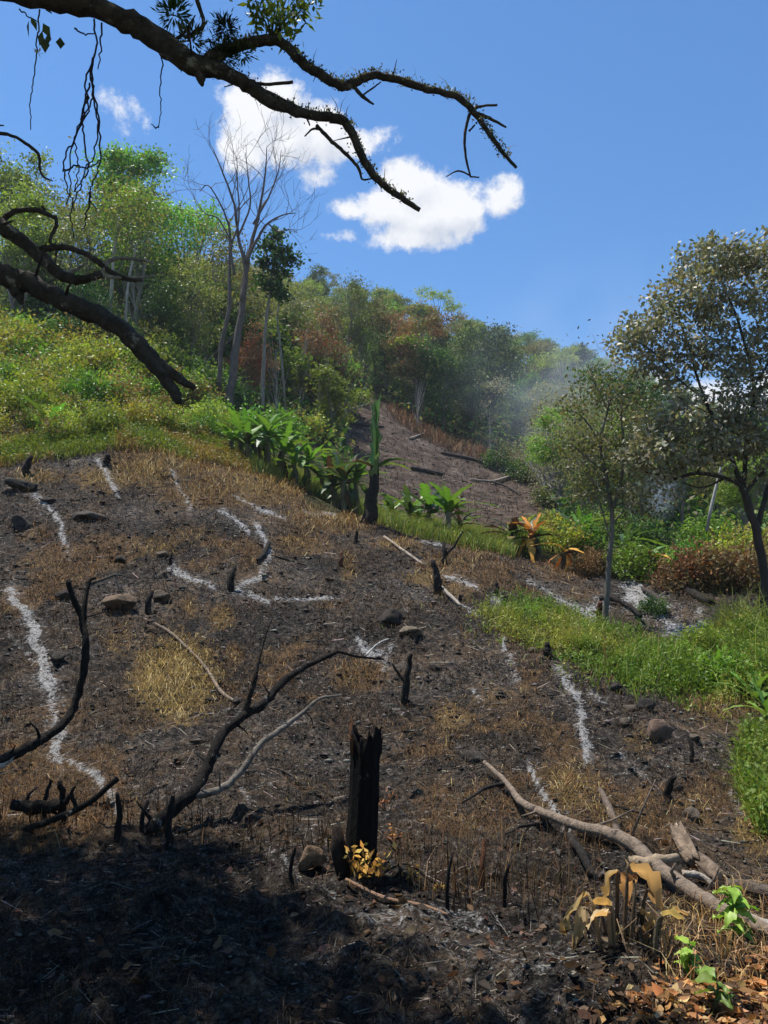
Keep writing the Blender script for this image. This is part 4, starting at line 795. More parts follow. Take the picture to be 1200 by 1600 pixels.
def banana(u, d, label, stem_h, stem_w, nl, leaf_len, mix, vguess=740, group='banana plants along the gully', stemcol=(.12, .11, .06), elev=(25, 80), name='banana_plant', wide=1.0):
    x = float(at(u, vguess, d)[0]); z = float(height(x, d)); o = thing(name, label, 'banana plant', (x, d, z - .05), group)
    mb = MB(); P, w = smooth_path(np.array([[0, 0, -.1], [r.normal() * .02, 0, stem_h * .5], [r.normal() * .05, r.normal() * .05, stem_h]]), np.array([stem_w * 1.15, stem_w, stem_w * .7]) / 2, 5, .15)
    tube(mb, P, w, 9, stemcol, .12, seed=int(u)); part('stem', mb.mesh('stem', M_BARK, True), o)
    for i in range(nl):
        key = mix[int(r.integers(0, len(mix)))]; me = LM[key][int(r.integers(0, 6))]; az = i * 2.4 + r.normal() * .4; el = R(elev[0] + (elev[1] - elev[0]) * (i / max(1, nl - 1)) + r.normal() * 6); s = leaf_len * (.75 + .45 * r.random())
        if i < 6 and stem_h > .3 and name == 'banana_plant':
            s2 = min(stem_h * .9, leaf_len) * (.6 + .4 * r.random()); part('leaf', LM['b' if i % 2 else 'd'][int(r.integers(0, 6))], o, (0, 0, stem_h * (.7 + .25 * r.random())), (r.normal() * .5, R(55 + 25 * r.random()), i * 1.1 + r.normal() * .3), (s2, s2 * .9, s2))
        part('leaf', me, o, (P[-1][0], P[-1][1], stem_h * (.86 + .14 * i / nl)), (r.normal() * .25, -el, az), (s, s * wide * (.85 + .3 * r.random()), s))
    return o
banana(388, 21.6, 'leftmost banana plant of the clump, broad dark leaves hanging low', 0.80, .17, 12, 1.00, 'ggd', 690)
banana(418, 22.3, 'full green banana plant in the middle of the left clump', 1.30, .17, 14, 1.10, 'gggd', 690)
banana(440, 23.2, 'banana plant with paler arching leaves right of the left clump', 1.00, .17, 13, 1.00, 'ggg', 690)
banana(362, 22.8, 'small banana plant beside the bright green bush', 0.60, .17, 10, 0.85, 'gg', 690)
banana(480, 23.8, 'bright yellow green banana plant between the two clumps', 0.95, .17, 13, 0.95, 'ggg', 700)
banana(505, 24.6, 'low green banana plant behind the bright one', 0.60, .17, 10, 0.90, 'ggd', 700)
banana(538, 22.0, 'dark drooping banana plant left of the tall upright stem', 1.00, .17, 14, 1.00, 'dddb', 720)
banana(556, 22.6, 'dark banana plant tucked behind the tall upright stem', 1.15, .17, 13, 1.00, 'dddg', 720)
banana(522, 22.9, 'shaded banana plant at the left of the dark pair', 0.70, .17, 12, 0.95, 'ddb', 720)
banana(640, 22.6, 'small banana plant with arching leaves right of the tall stem', .6, .13, 8, 1.2, 'ddg', 760, elev=(15, 85))
banana(668, 21.8, 'banana plant with dark arching leaves, left of the last pair', .85, .17, 10, 1.15, 'dgd', 770, elev=(10, 80), stemcol=(.16, .14, .10))
banana(699, 21.2, 'banana plant with thick pale stem and upright torn leaves', .8, .26, 11, 1.15, 'gdg', 780, elev=(25, 85), stemcol=(.20, .18, .14))
banana(838, 20.6, 'scorched banana plant with large orange leaves', .75, .16, 15, .85, 'oobbod', 830, 'scorched banana plants', (.10, .07, .04), (-20, 80))
banana(802, 21.2, 'scorched banana plant with dark folded leaves left of the orange one', .6, .16, 12, 1.0, 'bdb', 830, 'scorched banana plants', (.10, .07, .04), (0, 70))
banana(880, 19.4, 'small scorched banana plant holding one bright orange leaf', .55, .13, 11, .6, 'oobb', 860, 'scorched banana plants', (.07, .05, .03), (-50, 85))
banana(1018, 19.3, 'withered banana plant with yellow brown leaves by the ash slope', .6, .15, 14, .75, 'obbog', 850, 'scorched banana plants', (.09, .07, .04), (-40, 70))
banana(905, 23.5, 'green banana plant beneath the smoky trees', .6, .16, 8, 1.1, 'ggd', 800)
banana(975, 22.0, 'dark leaved banana plant right of the slender trunk', .6, .16, 8, 1.0, 'ddg', 800)
banana(78, 21.3, 'pale broad leaved plant standing among the left shrubs', .25, .12, 5, .95, 'g', 640, 'broad leaved plants in the shrubs', (.10, .14, .06), (55, 88), 'broadleaf_plant', 1.5)
for (u, d, lab, s) in ((1168, 9.6, 'tall strap leaved green plant in the weeds at the right edge', .62), (1130, 10.2, 'strap leaved green plant left of the one at the right edge', .5), (1192, 8.9, 'wide leaved green plant lowest in the weed band', .55), (1085, 10.8, 'leafy green plant in the thick of the weed band', .42)):
    banana(u, d, lab, .12, .05, 10, s, 'ggg', 1060, 'large leaved plants in the weed band', (.10, .14, .05), (35, 86), 'broadleaf_plant', .75)
for (u, d, st, nl, ll, mix, lab) in ((400,23.4,1.0,12,1.0,'gggd','banana plant at the back of the left clump'),(462,22.9,.8,11,.9,'ggd','banana plant between the left clump and the bright one'),(515,24.2,.9,11,.95,'gdd','banana plant behind the shaded one'),(548,23.8,1.1,12,.95,'gdd','banana plant showing above the dark pair'),(612,23.2,.6,9,.85,'gdd','short banana plant just right of the tall stem'),(655,23.4,.6,9,.85,'ggd','short banana plant behind the arching pair'),(720,22.6,.6,9,.8,'gdb','small banana plant right of the thick pale stem'),(375,23.8,.9,11,.95,'ggd','banana plant behind the small one by the bush')): banana(u, d, lab, st, .15, nl, ll, mix, 715)
# tall upright stem: charred trunk with furled leaves pointing straight up
b = ground(577, 823); d = float(b[1]); o = thing('banana_plant', 'tall banana plant with charred trunk and furled leaves pointing straight up', 'banana plant', b, 'banana plants along the gully'); k = d / F
mb = MB(); P, w = smooth_path(np.array([[0, 0, -.15], [.02, 0, 25 * k], [.10, 0, 60 * k], [.14, 0, 95 * k]]), np.array([13, 11, 9, 7]) * k, 5, .2); tube(mb, P, w, 11, (.03, .026, .02), .18, seed=3); part('stem', mb.mesh('stem', M_CHAR, True), o)
for (dx, h0, L, W, el, az, rl) in ((.14, 85, 135, 34, 88, .2, .3), (.16, 60, 110, 28, 85, 2.2, 1.0), (.12, 75, 128, 30, 90, 4.0, -.6), (.15, 40, 80, 24, 83, 5.2, .4), (.14, 95, 118, 26, 87, 1.3, 1.4), (.13, 30, 60, 22, 82, 3.3, .2)):
    me = leaf_mesh(r, L * k, W * k * .8, .05, [(.09, .16, .04), (.11, .19, .05), (.07, .12, .04)], M_BAN, fold=.8, torn=.75); part('leaf', me, o, (dx, 0, h0 * k), (rl, -R(el), az))
for (az, s, key) in ((2.8, 1.25, 'd'), (5.9, 1.2, 'd'), (.3, 1.0, 'g'), (3.6, .9, 'b')): part('leaf', LM[key][1], o, (.13, 0, 90 * k), (0, -R(35), az), (s, s, s))

# ================================================================== ROCKS
def ico(sub):
    import bmesh
    bm = bmesh.new(); bmesh.ops.create_icosphere(bm, subdivisions=sub, radius=1); V = np.array([v.co[:] for v in bm.verts]); T = np.array([[v.index for v in f.verts] for f in bm.faces]); bm.free(); return V, T
IV, IT = ico(3)
def rock(u, v, wpx, hpx, col, label, seed, flat=.7, name='rock', cat='rock', group='rocks on the burnt slope'):
    r = np.random.default_rng(seed); b = ground(u, v); k = b[1] / F; V = IV.copy()
    for _ in range(16):                                  # plane cuts give a rock its facets
        n_ = unit(r.normal(size=3)[None])[0]; c = .42 + .42 * r.random(); dd = V @ n_; V -= np.maximum(dd - c, 0)[:, None] * n_
    V *= (1 + .17 * (fbm(V[:, 0] * 2.3 + seed, V[:, 1] * 2.3 + V[:, 2] * 1.7, seed, 3) - .5)[:, None] * 2); V *= np.array([wpx * k * .58, wpx * k * .5, hpx * k * .62]); V[:, 2] += hpx * k * .25
    mb = MB(); mb.add(V, None, IT, col); o = mb.build(name, M_ROCK, None, False, b); o.rotation_euler = (0, 0, r.random() * .6 - .3); return tag(o, label, cat, group)
RC = (.11, .085, .062)
for i, q in enumerate([(190,958,62,40,(.13,.09,.06),'large brown rock with black shaded face, right of the left charred branch'),(253,868,26,18,RC,'rounded brown rock beside a small burnt stake'),(250,935,30,22,RC,'small rock just right of the large brown rock'),(98,940,28,18,(.05,.04,.035),'dark rock behind the curved charred branch'),
     (33,768,52,24,(.05,.042,.036),'long dark rock at the top left of the burnt slope'),(35,822,32,34,(.045,.038,.034),'blocky black rock below the long dark rock'),(140,808,56,20,(.06,.05,.04),'flat dark rock ledge in the upper left of the slope'),(188,878,22,14,(.04,.034,.03),'small black rock left of the rounded brown rock'),
     (75,788,22,12,(.05,.042,.036),'small rock right of the long dark rock'),(607,978,40,28,(.035,.028,.024),'black rock above the ash patch in mid slope'),(636,1000,42,18,(.16,.125,.09),'flat pale brown rock beside the black mid slope rock'),(1025,1160,44,40,(.15,.10,.075),'rounded reddish rock below the weed band'),
     (985,1108,30,20,(.08,.065,.05),'grey brown rock at the lower edge of the weeds'),(1008,1112,28,22,(.04,.034,.03),'dark angular rock right of the grey brown rock'),(962,1080,24,16,(.035,.03,.027),'black rock left of the dark angular rocks'),(978,1130,22,14,(.10,.08,.06),'small brown rock between ash streak and reddish rock'),
     (486,1378,46,44,(.17,.115,.075),'brown rock at the foot of the big charred stump'),(740,1180,34,20,(.06,.05,.042),'low rock above the long fallen branch'),(545,980,14,10,RC,'tiny rock left of the black mid slope rock'),(90,1040,36,24,(.06,.05,.042),'dark lump beside the broad ash streak'),
     (835,1165,18,12,(.05,.04,.035),'small dark rock left of the long ash streak'),(1085,1160,22,14,(.10,.08,.06),'small brown rock right of the reddish rock'),(1085,1290,30,22,(.14,.11,.085),'pale brown rock above the fallen log pieces'),(1060,1250,18,14,(.05,.04,.034),'small dark rock by the leaning burnt stake'),
     (680,1045,20,12,(.05,.04,.034),'small dark rock right of the charred twig'),(830,1020,16,10,RC,'small brown rock above the weed edge stump'),(330,1100,20,12,(.05,.04,.034),'dark stone below the big straw mat'),(375,1110,24,14,(.04,.034,.03),'dark stone against the big charred branch')]): rock(*q, seed=200 + i)

# ================================================================== STUMPS AND STAKES
def stake(u, v, h, w, lean, label, col=(.022, .019, .017), fork=None, name='burnt_stake', seed=0, group='burnt stakes on the slope'):
    b = ground(u, v); k = b[1] / F; r = np.random.default_rng(900 + int(u)); o = thing(name, label, 'stake', b, group); mb = MB()
    P, w_ = smooth_path(np.array([[0, 0, -.08], [lean * h * k * .4 + r.normal() * .01, 0, h * k * .5], [lean * h * k, r.normal() * .05, h * k]]), np.array([w * .62, w * .5, w * .32]) * k, 4, .35, int(u)); tube(mb, P, w_, 7, col, .25, seed=int(v))
    part('shaft', mb.mesh('shaft', M_CHAR, False), o)
    if fork:
        mb = MB(); s = P[len(P) // 2 - 1]; tube(mb, *smooth_path(np.array([s, s + np.array([fork[0] * .5, 0, fork[1] * .4]) * k, s + np.array([fork[0], 0, fork[1]]) * k]), np.array([w * .3, w * .25, w * .15]) * k, 4, .3), 6, col, .2); part('fork', mb.mesh('fork', M_CHAR), o)
for q in [(683,922,54,12,-.1,'thick burnt stake standing in mid slope above the ash'),(696,884,36,8,-.05,'forked burnt stake behind the thick one'),(358,922,38,10,.15,'burnt stake beside the white ash bend'),(232,962,36,9,.05,'black stake right of the large brown rock'),(267,882,18,5,0,'small stake beside the rounded brown rock'),
          (555,852,18,6,.2,'small burnt stake below the tall banana plant'),(533,888,22,6,0,'rusty short stake in mid slope'),(775,928,20,8,.1,'short stake left of the upper ash patch'),(718,938,14,6,0,'tiny stake below the thick burnt stake'),(791,945,20,8,-.1,'short stake at the tip of the weed band'),
          (1043,1272,38,12,.25,'leaning burnt stake left of the right edge weeds'),(1080,1194,42,6,.05,'thin dark stake below the weed band'),(40,745,30,11,.2,'stubby stake at the top left of the slope'),(165,730,18,12,.2,'burnt stub at the head of the upper ash streak'),(855,1032,18,12,.1,'dark stump at the lower edge of the weeds'),
          (936,968,34,10,.05,'reddish charred stake beside the slender trunk'),(182,1318,64,9,.0,'black stalk standing at the shadow edge, left'),(222,1312,44,7,.05,'shorter black stalk right of the left one at the shadow edge'),(455,1412,60,6,.1,'black stalk at the edge of the shade before the big stump'),(265,1330,70,10,.02,'dark stalk against the base of the big charred branch'),
          (98,1290,64,11,-.1,'dark snag in the shadowed left corner'),(68,1282,60,7,.05,'thin black stalk left of the dark snag'),(790,1420,60,7,.1,'thin burnt stalk in front of the fallen branch'),(700,1430,80,6,.1,'tall thin burnt stalk right of the big stump'),(750,1400,70,9,.15,'rusty dry stalk in front of the charred slope'),(632,1085,70,10,.15,'charred twisted twig standing in mid slope'),
          (1160,1000,16,8,0,'small dark stub beside the big trunk')]:
    stake(*q, col=(.10, .045, .025) if 'r' == q[5][0] and 'rusty' in q[5] or 'reddish' in q[5] else (.022, .019, .017), fork=(30, 40) if 'forked' in q[5] else (-22, 30) if 'twisted' in q[5] else None)

# big charred stump in front
b = ground(556, 1392); k = b[1] / F; o = thing('charred_stump', 'tall black charred stump with splintered top standing in front', 'stump', b); r = np.random.default_rng(81); kk = 30; rows = 16; H = 218 * k; V = []
th = np.arange(kk) * 2 * math.pi / kk; flu = 1 + .10 * np.sin(th * 3 + .5) + .06 * np.sin(th * 7 + 1) + .04 * r.random(kk); top = H * (.92 + .035 * np.sin(th * 2 + 2.2) + .06 * (r.random(kk) - .5))
for i in range(rows):
    f = i / (rows - 1); rad = (22.5 * k) * (1.18 - .22 * sstep(0, .25, np.array(f)) - .06 * f); V.append(np.stack([np.cos(th) * rad * flu * (1 + .03 * r.normal(size=kk)) + .018 + f * 10 * k, np.sin(th) * rad * flu, -.1 + (top + .1) * f], 1))
for f, sc_ in ((.93, .72), (.72, .55)): V.append(np.stack([np.cos(th) * 24 * k * sc_ * flu + .018 + 10 * k, np.sin(th) * 24 * k * sc_ * flu, top * f], 1))
V = np.concatenate(V); rows += 2; i = np.arange(rows - 1)[:, None] * kk; j = np.arange(kk)[None]; j2 = (j + 1) % kk; Qd = np.stack([i + j, i + j2, i + kk + j2, i + kk + j], -1).reshape(-1, 4)
V = np.concatenate([V, [[.018 + 10 * k, 0, H * .6]]]); Tn = np.stack([(rows - 1) * kk + np.arange(kk), (rows - 1) * kk + (np.arange(kk) + 1) % kk, np.full(kk, rows * kk)], 1)
mb = MB(); mb.add(V, Qd, Tn, (.007, .006, .0055)); part('trunk', mb.mesh('trunk', M_CHAR, False), o)
for (a_, hh, col) in ((2.6, 34, (.16, .07, .035)), (2.9, 24, (.2, .09, .045)), (3.3, 14, (.22, .11, .06)), (2.2, 20, (.03, .02, .015)), (.6, 18, (.02, .016, .014)), (.1, 12, (.05, .03, .02)), (1.4, 22, (.015, .013, .012)), (3.6, 28, (.14, .06, .03)), (4.4, 12, (.02, .016, .014))):
    mb = MB(); p0 = np.array([math.cos(a_) * 22 * k + .018 + 10 * k, math.sin(a_) * 22 * k, H * .84]); tube(mb, np.array([p0 - [0, 0, .05], p0 + [math.cos(a_) * .006, 0, hh * k * .6], p0 + [math.cos(a_) * .02, 0, hh * k * 1.2]]), [.010, .007, .002], 4, col); part('splinter', mb.mesh('splinter', M_CHAR), o)
mb = MB(); tube(mb, np.array([[.018 - 20 * k, -.03, -.02], [-26 * k, -.05, 40 * k], [-28 * k, -.05, 70 * k]]), np.array([13, 12, 8]) * k, 9, (.03, .022, .018), .3); part('side_shoot', mb.mesh('side_shoot', M_CHAR), o)
# yellow dried tufts at its foot
def tuft(u, v, w, col, label, nn=70, name='dried_plant', seed=1, stemcol=(.05, .035, .02), lift=0.5):
    b = ground(u, v); k = b[1] / F; r = np.random.default_rng(seed); o = thing(name, label, 'dry plant', b, 'dried plants around the stump'); mb = MB(); lm = MB(); C = r.normal(size=(nn, 3)) * np.array([w * .33, w * .33, w * .22]) * k + [0, 0, w * lift * k]
    leaves(lm, C, w * .28 * k, w * .13 * k, vary(None, nn, .3, r, col), up=.4, r=r)
    for c in C[::7]: tube(mb, np.array([[c[0] * .2, c[1] * .2, -.02], c * [.7, .7, .6], c]), [.004, .003, .002], 4, stemcol)
    part('stems', mb.mesh('stems', M_BARK), o); part('leaves', lm.mesh('leaves', M_DRY), o)
YT = [(.55, .36, .06), (.62, .45, .12), (.45, .26, .05)]
tuft(574, 1408, 44, YT, 'bright yellow dried flower head at the foot of the big stump', 90, seed=2, lift=.75)
tuft(527, 1345, 26, [(.45, .26, .06), (.3, .16, .05)], 'small orange dried tuft left of the big stump', 40, seed=3)
tuft(612, 1335, 22, [(.5, .22, .06), (.3, .14, .06)], 'small orange dried tuft right of the big stump', 34, seed=4)
tuft(645, 1402, 24, YT, 'low yellow dried tuft right of the yellow flower head', 30, seed=5)
tuft(603, 1270, 30, [(.28, .11, .06), (.2, .09, .05)], 'rusty withered leaves behind the big stump', 40, seed=6)
tuft(690, 1400, 20, YT, 'tiny yellow tuft in the stubble right of the stump', 22, seed=7)

# ================================================================== CHARRED BRANCHES AND LOGS
def snags(mb, P, w, col, seed, every=5):
    """broken twig stubs and knots along a limb, grown from its own surface"""
    r = np.random.default_rng(seed + 700)
    for i in range(2, len(P) - 1, every):
        if r.random() < .35: continue
        dd = unit((P[i + 1] - P[i - 1])[None])[0]; q = unit((np.cross(dd, r.normal(size=3)) + dd * .6 * r.random())[None])[0]; L_ = w[i] * (2.5 + 7 * r.random() ** 2); p1 = P[i] + q * (w[i] * .6); p2 = p1 + q * L_ * .5 + r.normal(size=3) * w[i] * .3; p3 = p2 + q * L_ * .5 + r.normal(size=3) * w[i] * .5
        tube(mb, np.array([p1, p2, p3]), np.array([.38, .26, .12]) * w[i] * (.6 + .5 * r.random()), 5, col, .2, seed=i)
def limb_part(o, name, lst, mt, col, O, k_sides=9, rough=.26, seg=5, wob=.35, seed=0, ends=None):
    """a limb through (u, v, width px, distance) points"""
    P = np.array([at(q[0], q[1], q[3]) for q in lst]); w = np.array([q[2] * .36 * q[3] / F for q in lst]); P, w = smooth_path(P, w, seg, wob * .5, seed)
    mb = MB(); tube(mb, P - O, w, k_sides, col, rough, seed=seed)
    if w[0] * F / lst[0][3] > 4: snags(mb, P - O, w, col, seed)
    return part(name, mb.mesh(name, mt, True), o)
CH = (.020, .017, .015)
# curved branch at the left
O = ground(20, 1285); O[2] = float(height(O[0], O[1])); o = thing('charred_branch', 'curved black branch with a forked tip rising at the left edge', 'branch', O, 'charred branches sticking up')
limb_part(o, 'limb', [(-60,1245,26,5.6),(-10,1198,24,5.9),(40,1170,21,6.1),(90,1140,19,6.3),(115,1105,17,6.45),(130,1050,16,6.5),(134,1000,15,6.55),(126,962,14,6.6),(114,932,13,6.6),(106,906,11,6.6)], M_CHAR, CH, O, seed=1)
limb_part(o, 'fork', [(131,970,11,6.6),(134,935,9,6.65),(140,908,8,6.7),(150,903,6,6.75)], M_CHAR, CH, O, 7, seed=2); limb_part(o, 'fork', [(136,915,8,6.7),(160,906,7,6.8),(182,898,5,6.9),(206,904,2,7.0)], M_CHAR, (.10, .09, .08), O, 6, seed=3)
limb_part(o, 'twig', [(134,965,4,6.6),(150,960,3,6.6),(168,955,1.5,6.6)], M_CHAR, CH, O, 5, seed=4); limb_part(o, 'twig', [(180,900,3,6.9),(184,915,2.5,6.9),(192,930,1.5,6.9)], M_CHAR, (.2, .18, .15), O, 5, seed=5)
limb_part(o, 'broken_end', [(-30,1205,14,5.7),(0,1198,12,5.7),(20,1188,4,5.7)], M_ASHW, (.42, .36, .30), O, 7, seed=6)
# stick leaning in the shade corner
O = ground(70, 1288); o = thing('charred_stick', 'black stick leaning out of the shade at the left corner', 'stick', O, 'charred branches sticking up')
limb_part(o, 'limb', [(30,1300,12,5.7),(80,1282,14,5.7),(135,1256,14,5.75),(185,1217,11,5.8)], M_CHAR, CH, O, 8, seed=7); limb_part(o, 'stub', [(120,1262,9,5.73),(112,1240,8,5.73),(118,1228,5,5.73)], M_CHAR, CH, O, 7, seed=8)
O = ground(60, 1285); o = thing('charred_log', 'lumpy charred log piece under the leaning stick', 'log', O); limb_part(o, 'wood', [(20,1258,22,5.95),(60,1262,26,5.95),(95,1256,20,5.95),(112,1240,8,5.95)], M_CHAR, CH, O, 10, .35, seed=9)
# big forked branch in the middle
O = ground(246, 1296); O[2] -= .02; o = thing('charred_branch', 'large black forked branch reaching up in the middle of the slope', 'branch', O, 'charred branches sticking up')
limb_part(o, 'limb', [(232,1302,30,5.75),(262,1272,27,5.85),(298,1240,25,5.95),(320,1208,22,6.1),(336,1170,21,6.2),(356,1138,20,6.35),(384,1116,19,6.5),(412,1100,18,6.6),(440,1068,16,6.75),(480,1040,13,6.9),(528,1018,9,7.05)], M_CHAR, CH, O, 11, seed=11)
limb_part(o, 'fork', [(382,1118,13,6.5),(390,1090,12,6.5),(398,1062,11,6.5),(402,1040,8,6.55),(410,1012,4,6.6),(418,985,2.5,6.6),(430,955,1.5,6.65)], M_CHAR, (.035, .027, .022), O, 8, seed=12)
limb_part(o, 'fork', [(296,1246,15,5.95),(330,1238,15,6.0),(360,1222,15,6.1),(386,1192,14,6.2),(404,1166,13,6.3),(430,1146,12,6.4),(470,1116,9,6.6),(500,1092,7,6.7),(534,1086,3.5,6.8)], M_ASHW, (.16, .14, .12), O, 9, seed=13)
limb_part(o, 'twig', [(528,1018,7,7.05),(560,1026,6,7.15),(600,1030,4,7.3)], M_CHAR, CH, O, 6, seed=14); limb_part(o, 'twig', [(572,1024,4,7.2),(590,1006,4,7.3),(607,998,3,7.4)], M_ASHW, (.5, .48, .45), O, 6, seed=15)
limb_part(o, 'twig', [(478,1112,3,6.6),(486,1122,3,6.6),(489,1135,1.5,6.6)], M_CHAR, CH, O, 5, seed=16)
# branches lying on the ground
def lying(lst, label, mt, col, name='fallen_branch', cat='branch', group='fallen branches on the burnt slope', sides=9, subs=(), lift=.4, rough=.13):
    def path(l):
        P = project([q[0] for q in l], [q[1] for q in l]); w = np.array([q[2] for q in l]) * .5 * P[:, 1] / F; P[:, 2] = np.maximum(base_height(P[:, 0], P[:, 1]), height(P[:, 0], P[:, 1])) + w * lift + .025; return P, w
    P, w = path(lst); O = P[0].copy(); o = thing(name, label, cat, O, group); Ps, ws = smooth_path(P, w, 5, .14, int(lst[0][0])); mb = MB(); tube(mb, Ps - O, ws, sides, col, rough, seed=int(lst[0][1]))
    if len(lst) > 5: snags(mb, Ps - O, ws, col, int(lst[0][0]), 4)
    part('limb', mb.mesh('limb', mt, rough < .3), o)
    for s in subs:
        P2, w2 = path(s[0])
        if len(s) > 1: P2[:, 2] += np.asarray(s[1]) * P2[:, 1] / F
        Ps, ws = smooth_path(P2, w2, 4, .3, 5); mb = MB(); tube(mb, Ps - O, ws, 7, s[2] if len(s) > 2 else col, .2); part('fork', mb.mesh('fork', mt, True), o)
lying([(757,1200,6),(790,1232,8),(815,1268,11),(850,1298,13),(900,1326,15),(945,1342,17),(985,1362,20),(1030,1386,21),(1080,1416,21),(1130,1446,21),(1215,1490,21)], 'long pale brown fallen branch crossing the lower right', M_ASHW, (.20, .155, .12), sides=12, lift=1.5,
      subs=[([(985,1378,16),(1020,1384,18),(1060,1380,12)], [0, 8, 14], (.34, .26, .18)), ([(888,1330,12),(905,1362,13),(925,1380,12),(950,1388,6)], [0, 0, 0, 0], CH), ([(850,1300,6),(820,1300,5),(790,1320,3)], [0, 0, 0], CH), ([(1030,1390,6),(1018,1366,4)], [0, 10], (.3, .24, .18)), ([(790,1235,6),(765,1238,6),(722,1262,3)], [0, 0, 0], CH)])
lying([(938,1245,8),(952,1285,11),(966,1320,13),(972,1345,14)], 'grey brown branch running down into the long fallen branch', M_ASHW, (.13, .10, .08))
lying([(1140,1400,20),(1175,1412,22),(1230,1428,22)], 'thick dark log at the right edge behind the green sprig', M_ASHW, (.10, .08, .065), 'log', 'log', 'logs near the fallen branch', 12, lift=.8)
lying([(1150,1440,18),(1180,1456,18),(1230,1475,18)], 'pale end of a log below the thick dark log', M_ASHW, (.30, .27, .24), 'log', 'log', 'logs near the fallen branch', 10, lift=.8)
def broken_log(uv0, uv1, wpx, label, bark, inner, seed):
    """a short thick piece of wood with jagged broken ends and peeling bark"""
    r = np.random.default_rng(seed); A, B = project([uv0[0], uv1[0]], [uv0[1], uv1[1]]); kk, rows = 16, 7; k = A[1] / F; rad = wpx * .5 * k; A[2] = height(A[0], A[1]) + rad * .85; B[2] = height(B[0], B[1]) + rad * .85
    ax = unit((B - A)[None])[0]; e1 = unit(np.cross(ax, [0, 0, 1.0])[None])[0]; e2 = np.cross(e1, ax); th = np.arange(kk) * 2 * math.pi / kk; j0 = r.normal(size=kk) * rad * .7; j1 = r.normal(size=kk) * rad * .7; Ln = np.linalg.norm(B - A); rr = rad * (1 + .18 * np.sin(th * 2 + seed) + .12 * r.normal(size=kk))
    rings = []; C = []
    for i in range(rows):
        f = i / (rows - 1); off = f * Ln + (1 - f) ** 4 * j0 + f ** 4 * j1; q = rr * (1 + .08 * r.normal(size=kk)) * (1 - .15 * abs(f - .4)); rings.append(ax * off[:, None] + e1 * (np.cos(th) * q)[:, None] + e2 * (np.sin(th) * q)[:, None]); C.append(np.asarray(bark) * (.6 + .8 * r.random((kk, 1))))
    for f, off in ((.55, Ln - rad * .5),): rings.append(ax * (off + 0 * th)[:, None] + e1 * (np.cos(th) * rr * f)[:, None] + e2 * (np.sin(th) * rr * f)[:, None]); C.append(np.asarray(inner) * (.7 + .5 * r.random((kk, 1))))
    rings.insert(0, ax * (rad * .5 + 0 * th)[:, None] + e1 * (np.cos(th) * rr * .55)[:, None] + e2 * (np.sin(th) * rr * .55)[:, None]); C.insert(0, np.asarray(inner) * (.7 + .5 * r.random((kk, 1)))); n_ = len(rings)
    V = np.concatenate(rings + [np.array([ax * rad * .6, ax * (Ln - rad * .6)])]); C = np.concatenate(C + [np.array([inner, inner])]); i = np.arange(n_ - 1)[:, None] * kk; j = np.arange(kk)[None]; j2 = (j + 1) % kk; jj = np.arange(kk); j3 = (jj + 1) % kk
    mb = MB(); mb.add(V, np.stack([i + j, i + j2, i + kk + j2, i + kk + j], -1).reshape(-1, 4), np.concatenate([np.stack([j3, jj, np.full(kk, n_ * kk)], 1), np.stack([(n_ - 1) * kk + jj, (n_ - 1) * kk + j3, np.full(kk, n_ * kk + 1)], 1)]), C)
    o = thing('log', label, 'log', A, 'logs near the fallen branch'); part('wood', mb.mesh('wood', M_ASHW), o)
    for q in range(5):
        mb = MB(); t_ = r.random() * 6.28; p0 = ax * (Ln if q % 2 else 0) + (e1 * math.cos(t_) + e2 * math.sin(t_)) * rad * .7; dr = ax * (1 if q % 2 else -1); tube(mb, np.array([p0 - dr * .03, p0 + dr * .02, p0 + dr * (.03 + .04 * r.random()) + r.normal(size=3) * .01]), [.008, .005, .001], 4, inner); part('splinter', mb.mesh('splinter', M_ASHW), o)
broken_log((1060, 1320), (1086, 1358), 20, 'short broken log with pale splintered end', (.20, .15, .11), (.50, .40, .30), 3)
broken_log((1098, 1360), (1130, 1392), 26, 'broken log piece with ragged bark beside the pale splintered one', (.16, .12, .09), (.48, .36, .24), 4)
lying([(1068,1386,10),(1095,1386,10),(1116,1392,8)], 'thin pale stick between the broken log pieces', M_ASHW, (.36, .31, .26), sides=8)
lying([(225,975,4),(262,998,5),(300,1026,4),(324,1052,5),(346,1086,6),(372,1112,4)], 'thin burnt stem lying across the big straw mat', M_ASHW, (.22, .17, .13), sides=6)
lying([(1048,912,10),(1075,930,13),(1112,952,12)], 'dark charred log at the top of the ash slope', M_CHAR, CH, 'log', 'log', 'charred logs by the ash slope', 9, lift=.9)
lying([(1005,925,7),(1025,945,9),(1040,962,7)], 'charred pole lying in the white ash', M_CHAR, (.06, .05, .045), 'log', 'log', 'charred logs by the ash slope', 8, lift=.9)
lying([(938,945,8),(960,948,8),(985,958,7),(1002,970,6)], 'charred branch leaning by the slender trunk', M_CHAR, CH, sides=7, lift=1.5)
lying([(420,858,7),(412,876,7),(402,886,5)], 'charred stub at the bend of the white ash line', M_CHAR, CH, sides=7, lift=1)
lying([(418,872,3),(450,880,3),(478,890,2)], 'thin black stick lying beside the ash bend', M_CHAR, CH, sides=6)
lying([(690,920,5),(712,942,6),(720,950,4)], 'pale stick lying below the thick burnt stake', M_ASHW, (.3, .26, .22), sides=7)
lying([(838,880,4),(858,892,5),(870,902,4)], 'dark stick at the end of the gully grass', M_CHAR, CH, sides=6)
lying([(600,845,4),(640,870,5),(662,885,3)], 'pale stick lying below the gully grass', M_ASHW, (.34, .28, .22), sides=6)
lying([(1010,1290,3),(950,1275,4),(920,1262,3)], 'thin black stick left of the leaning stake', M_CHAR, CH, sides=6)
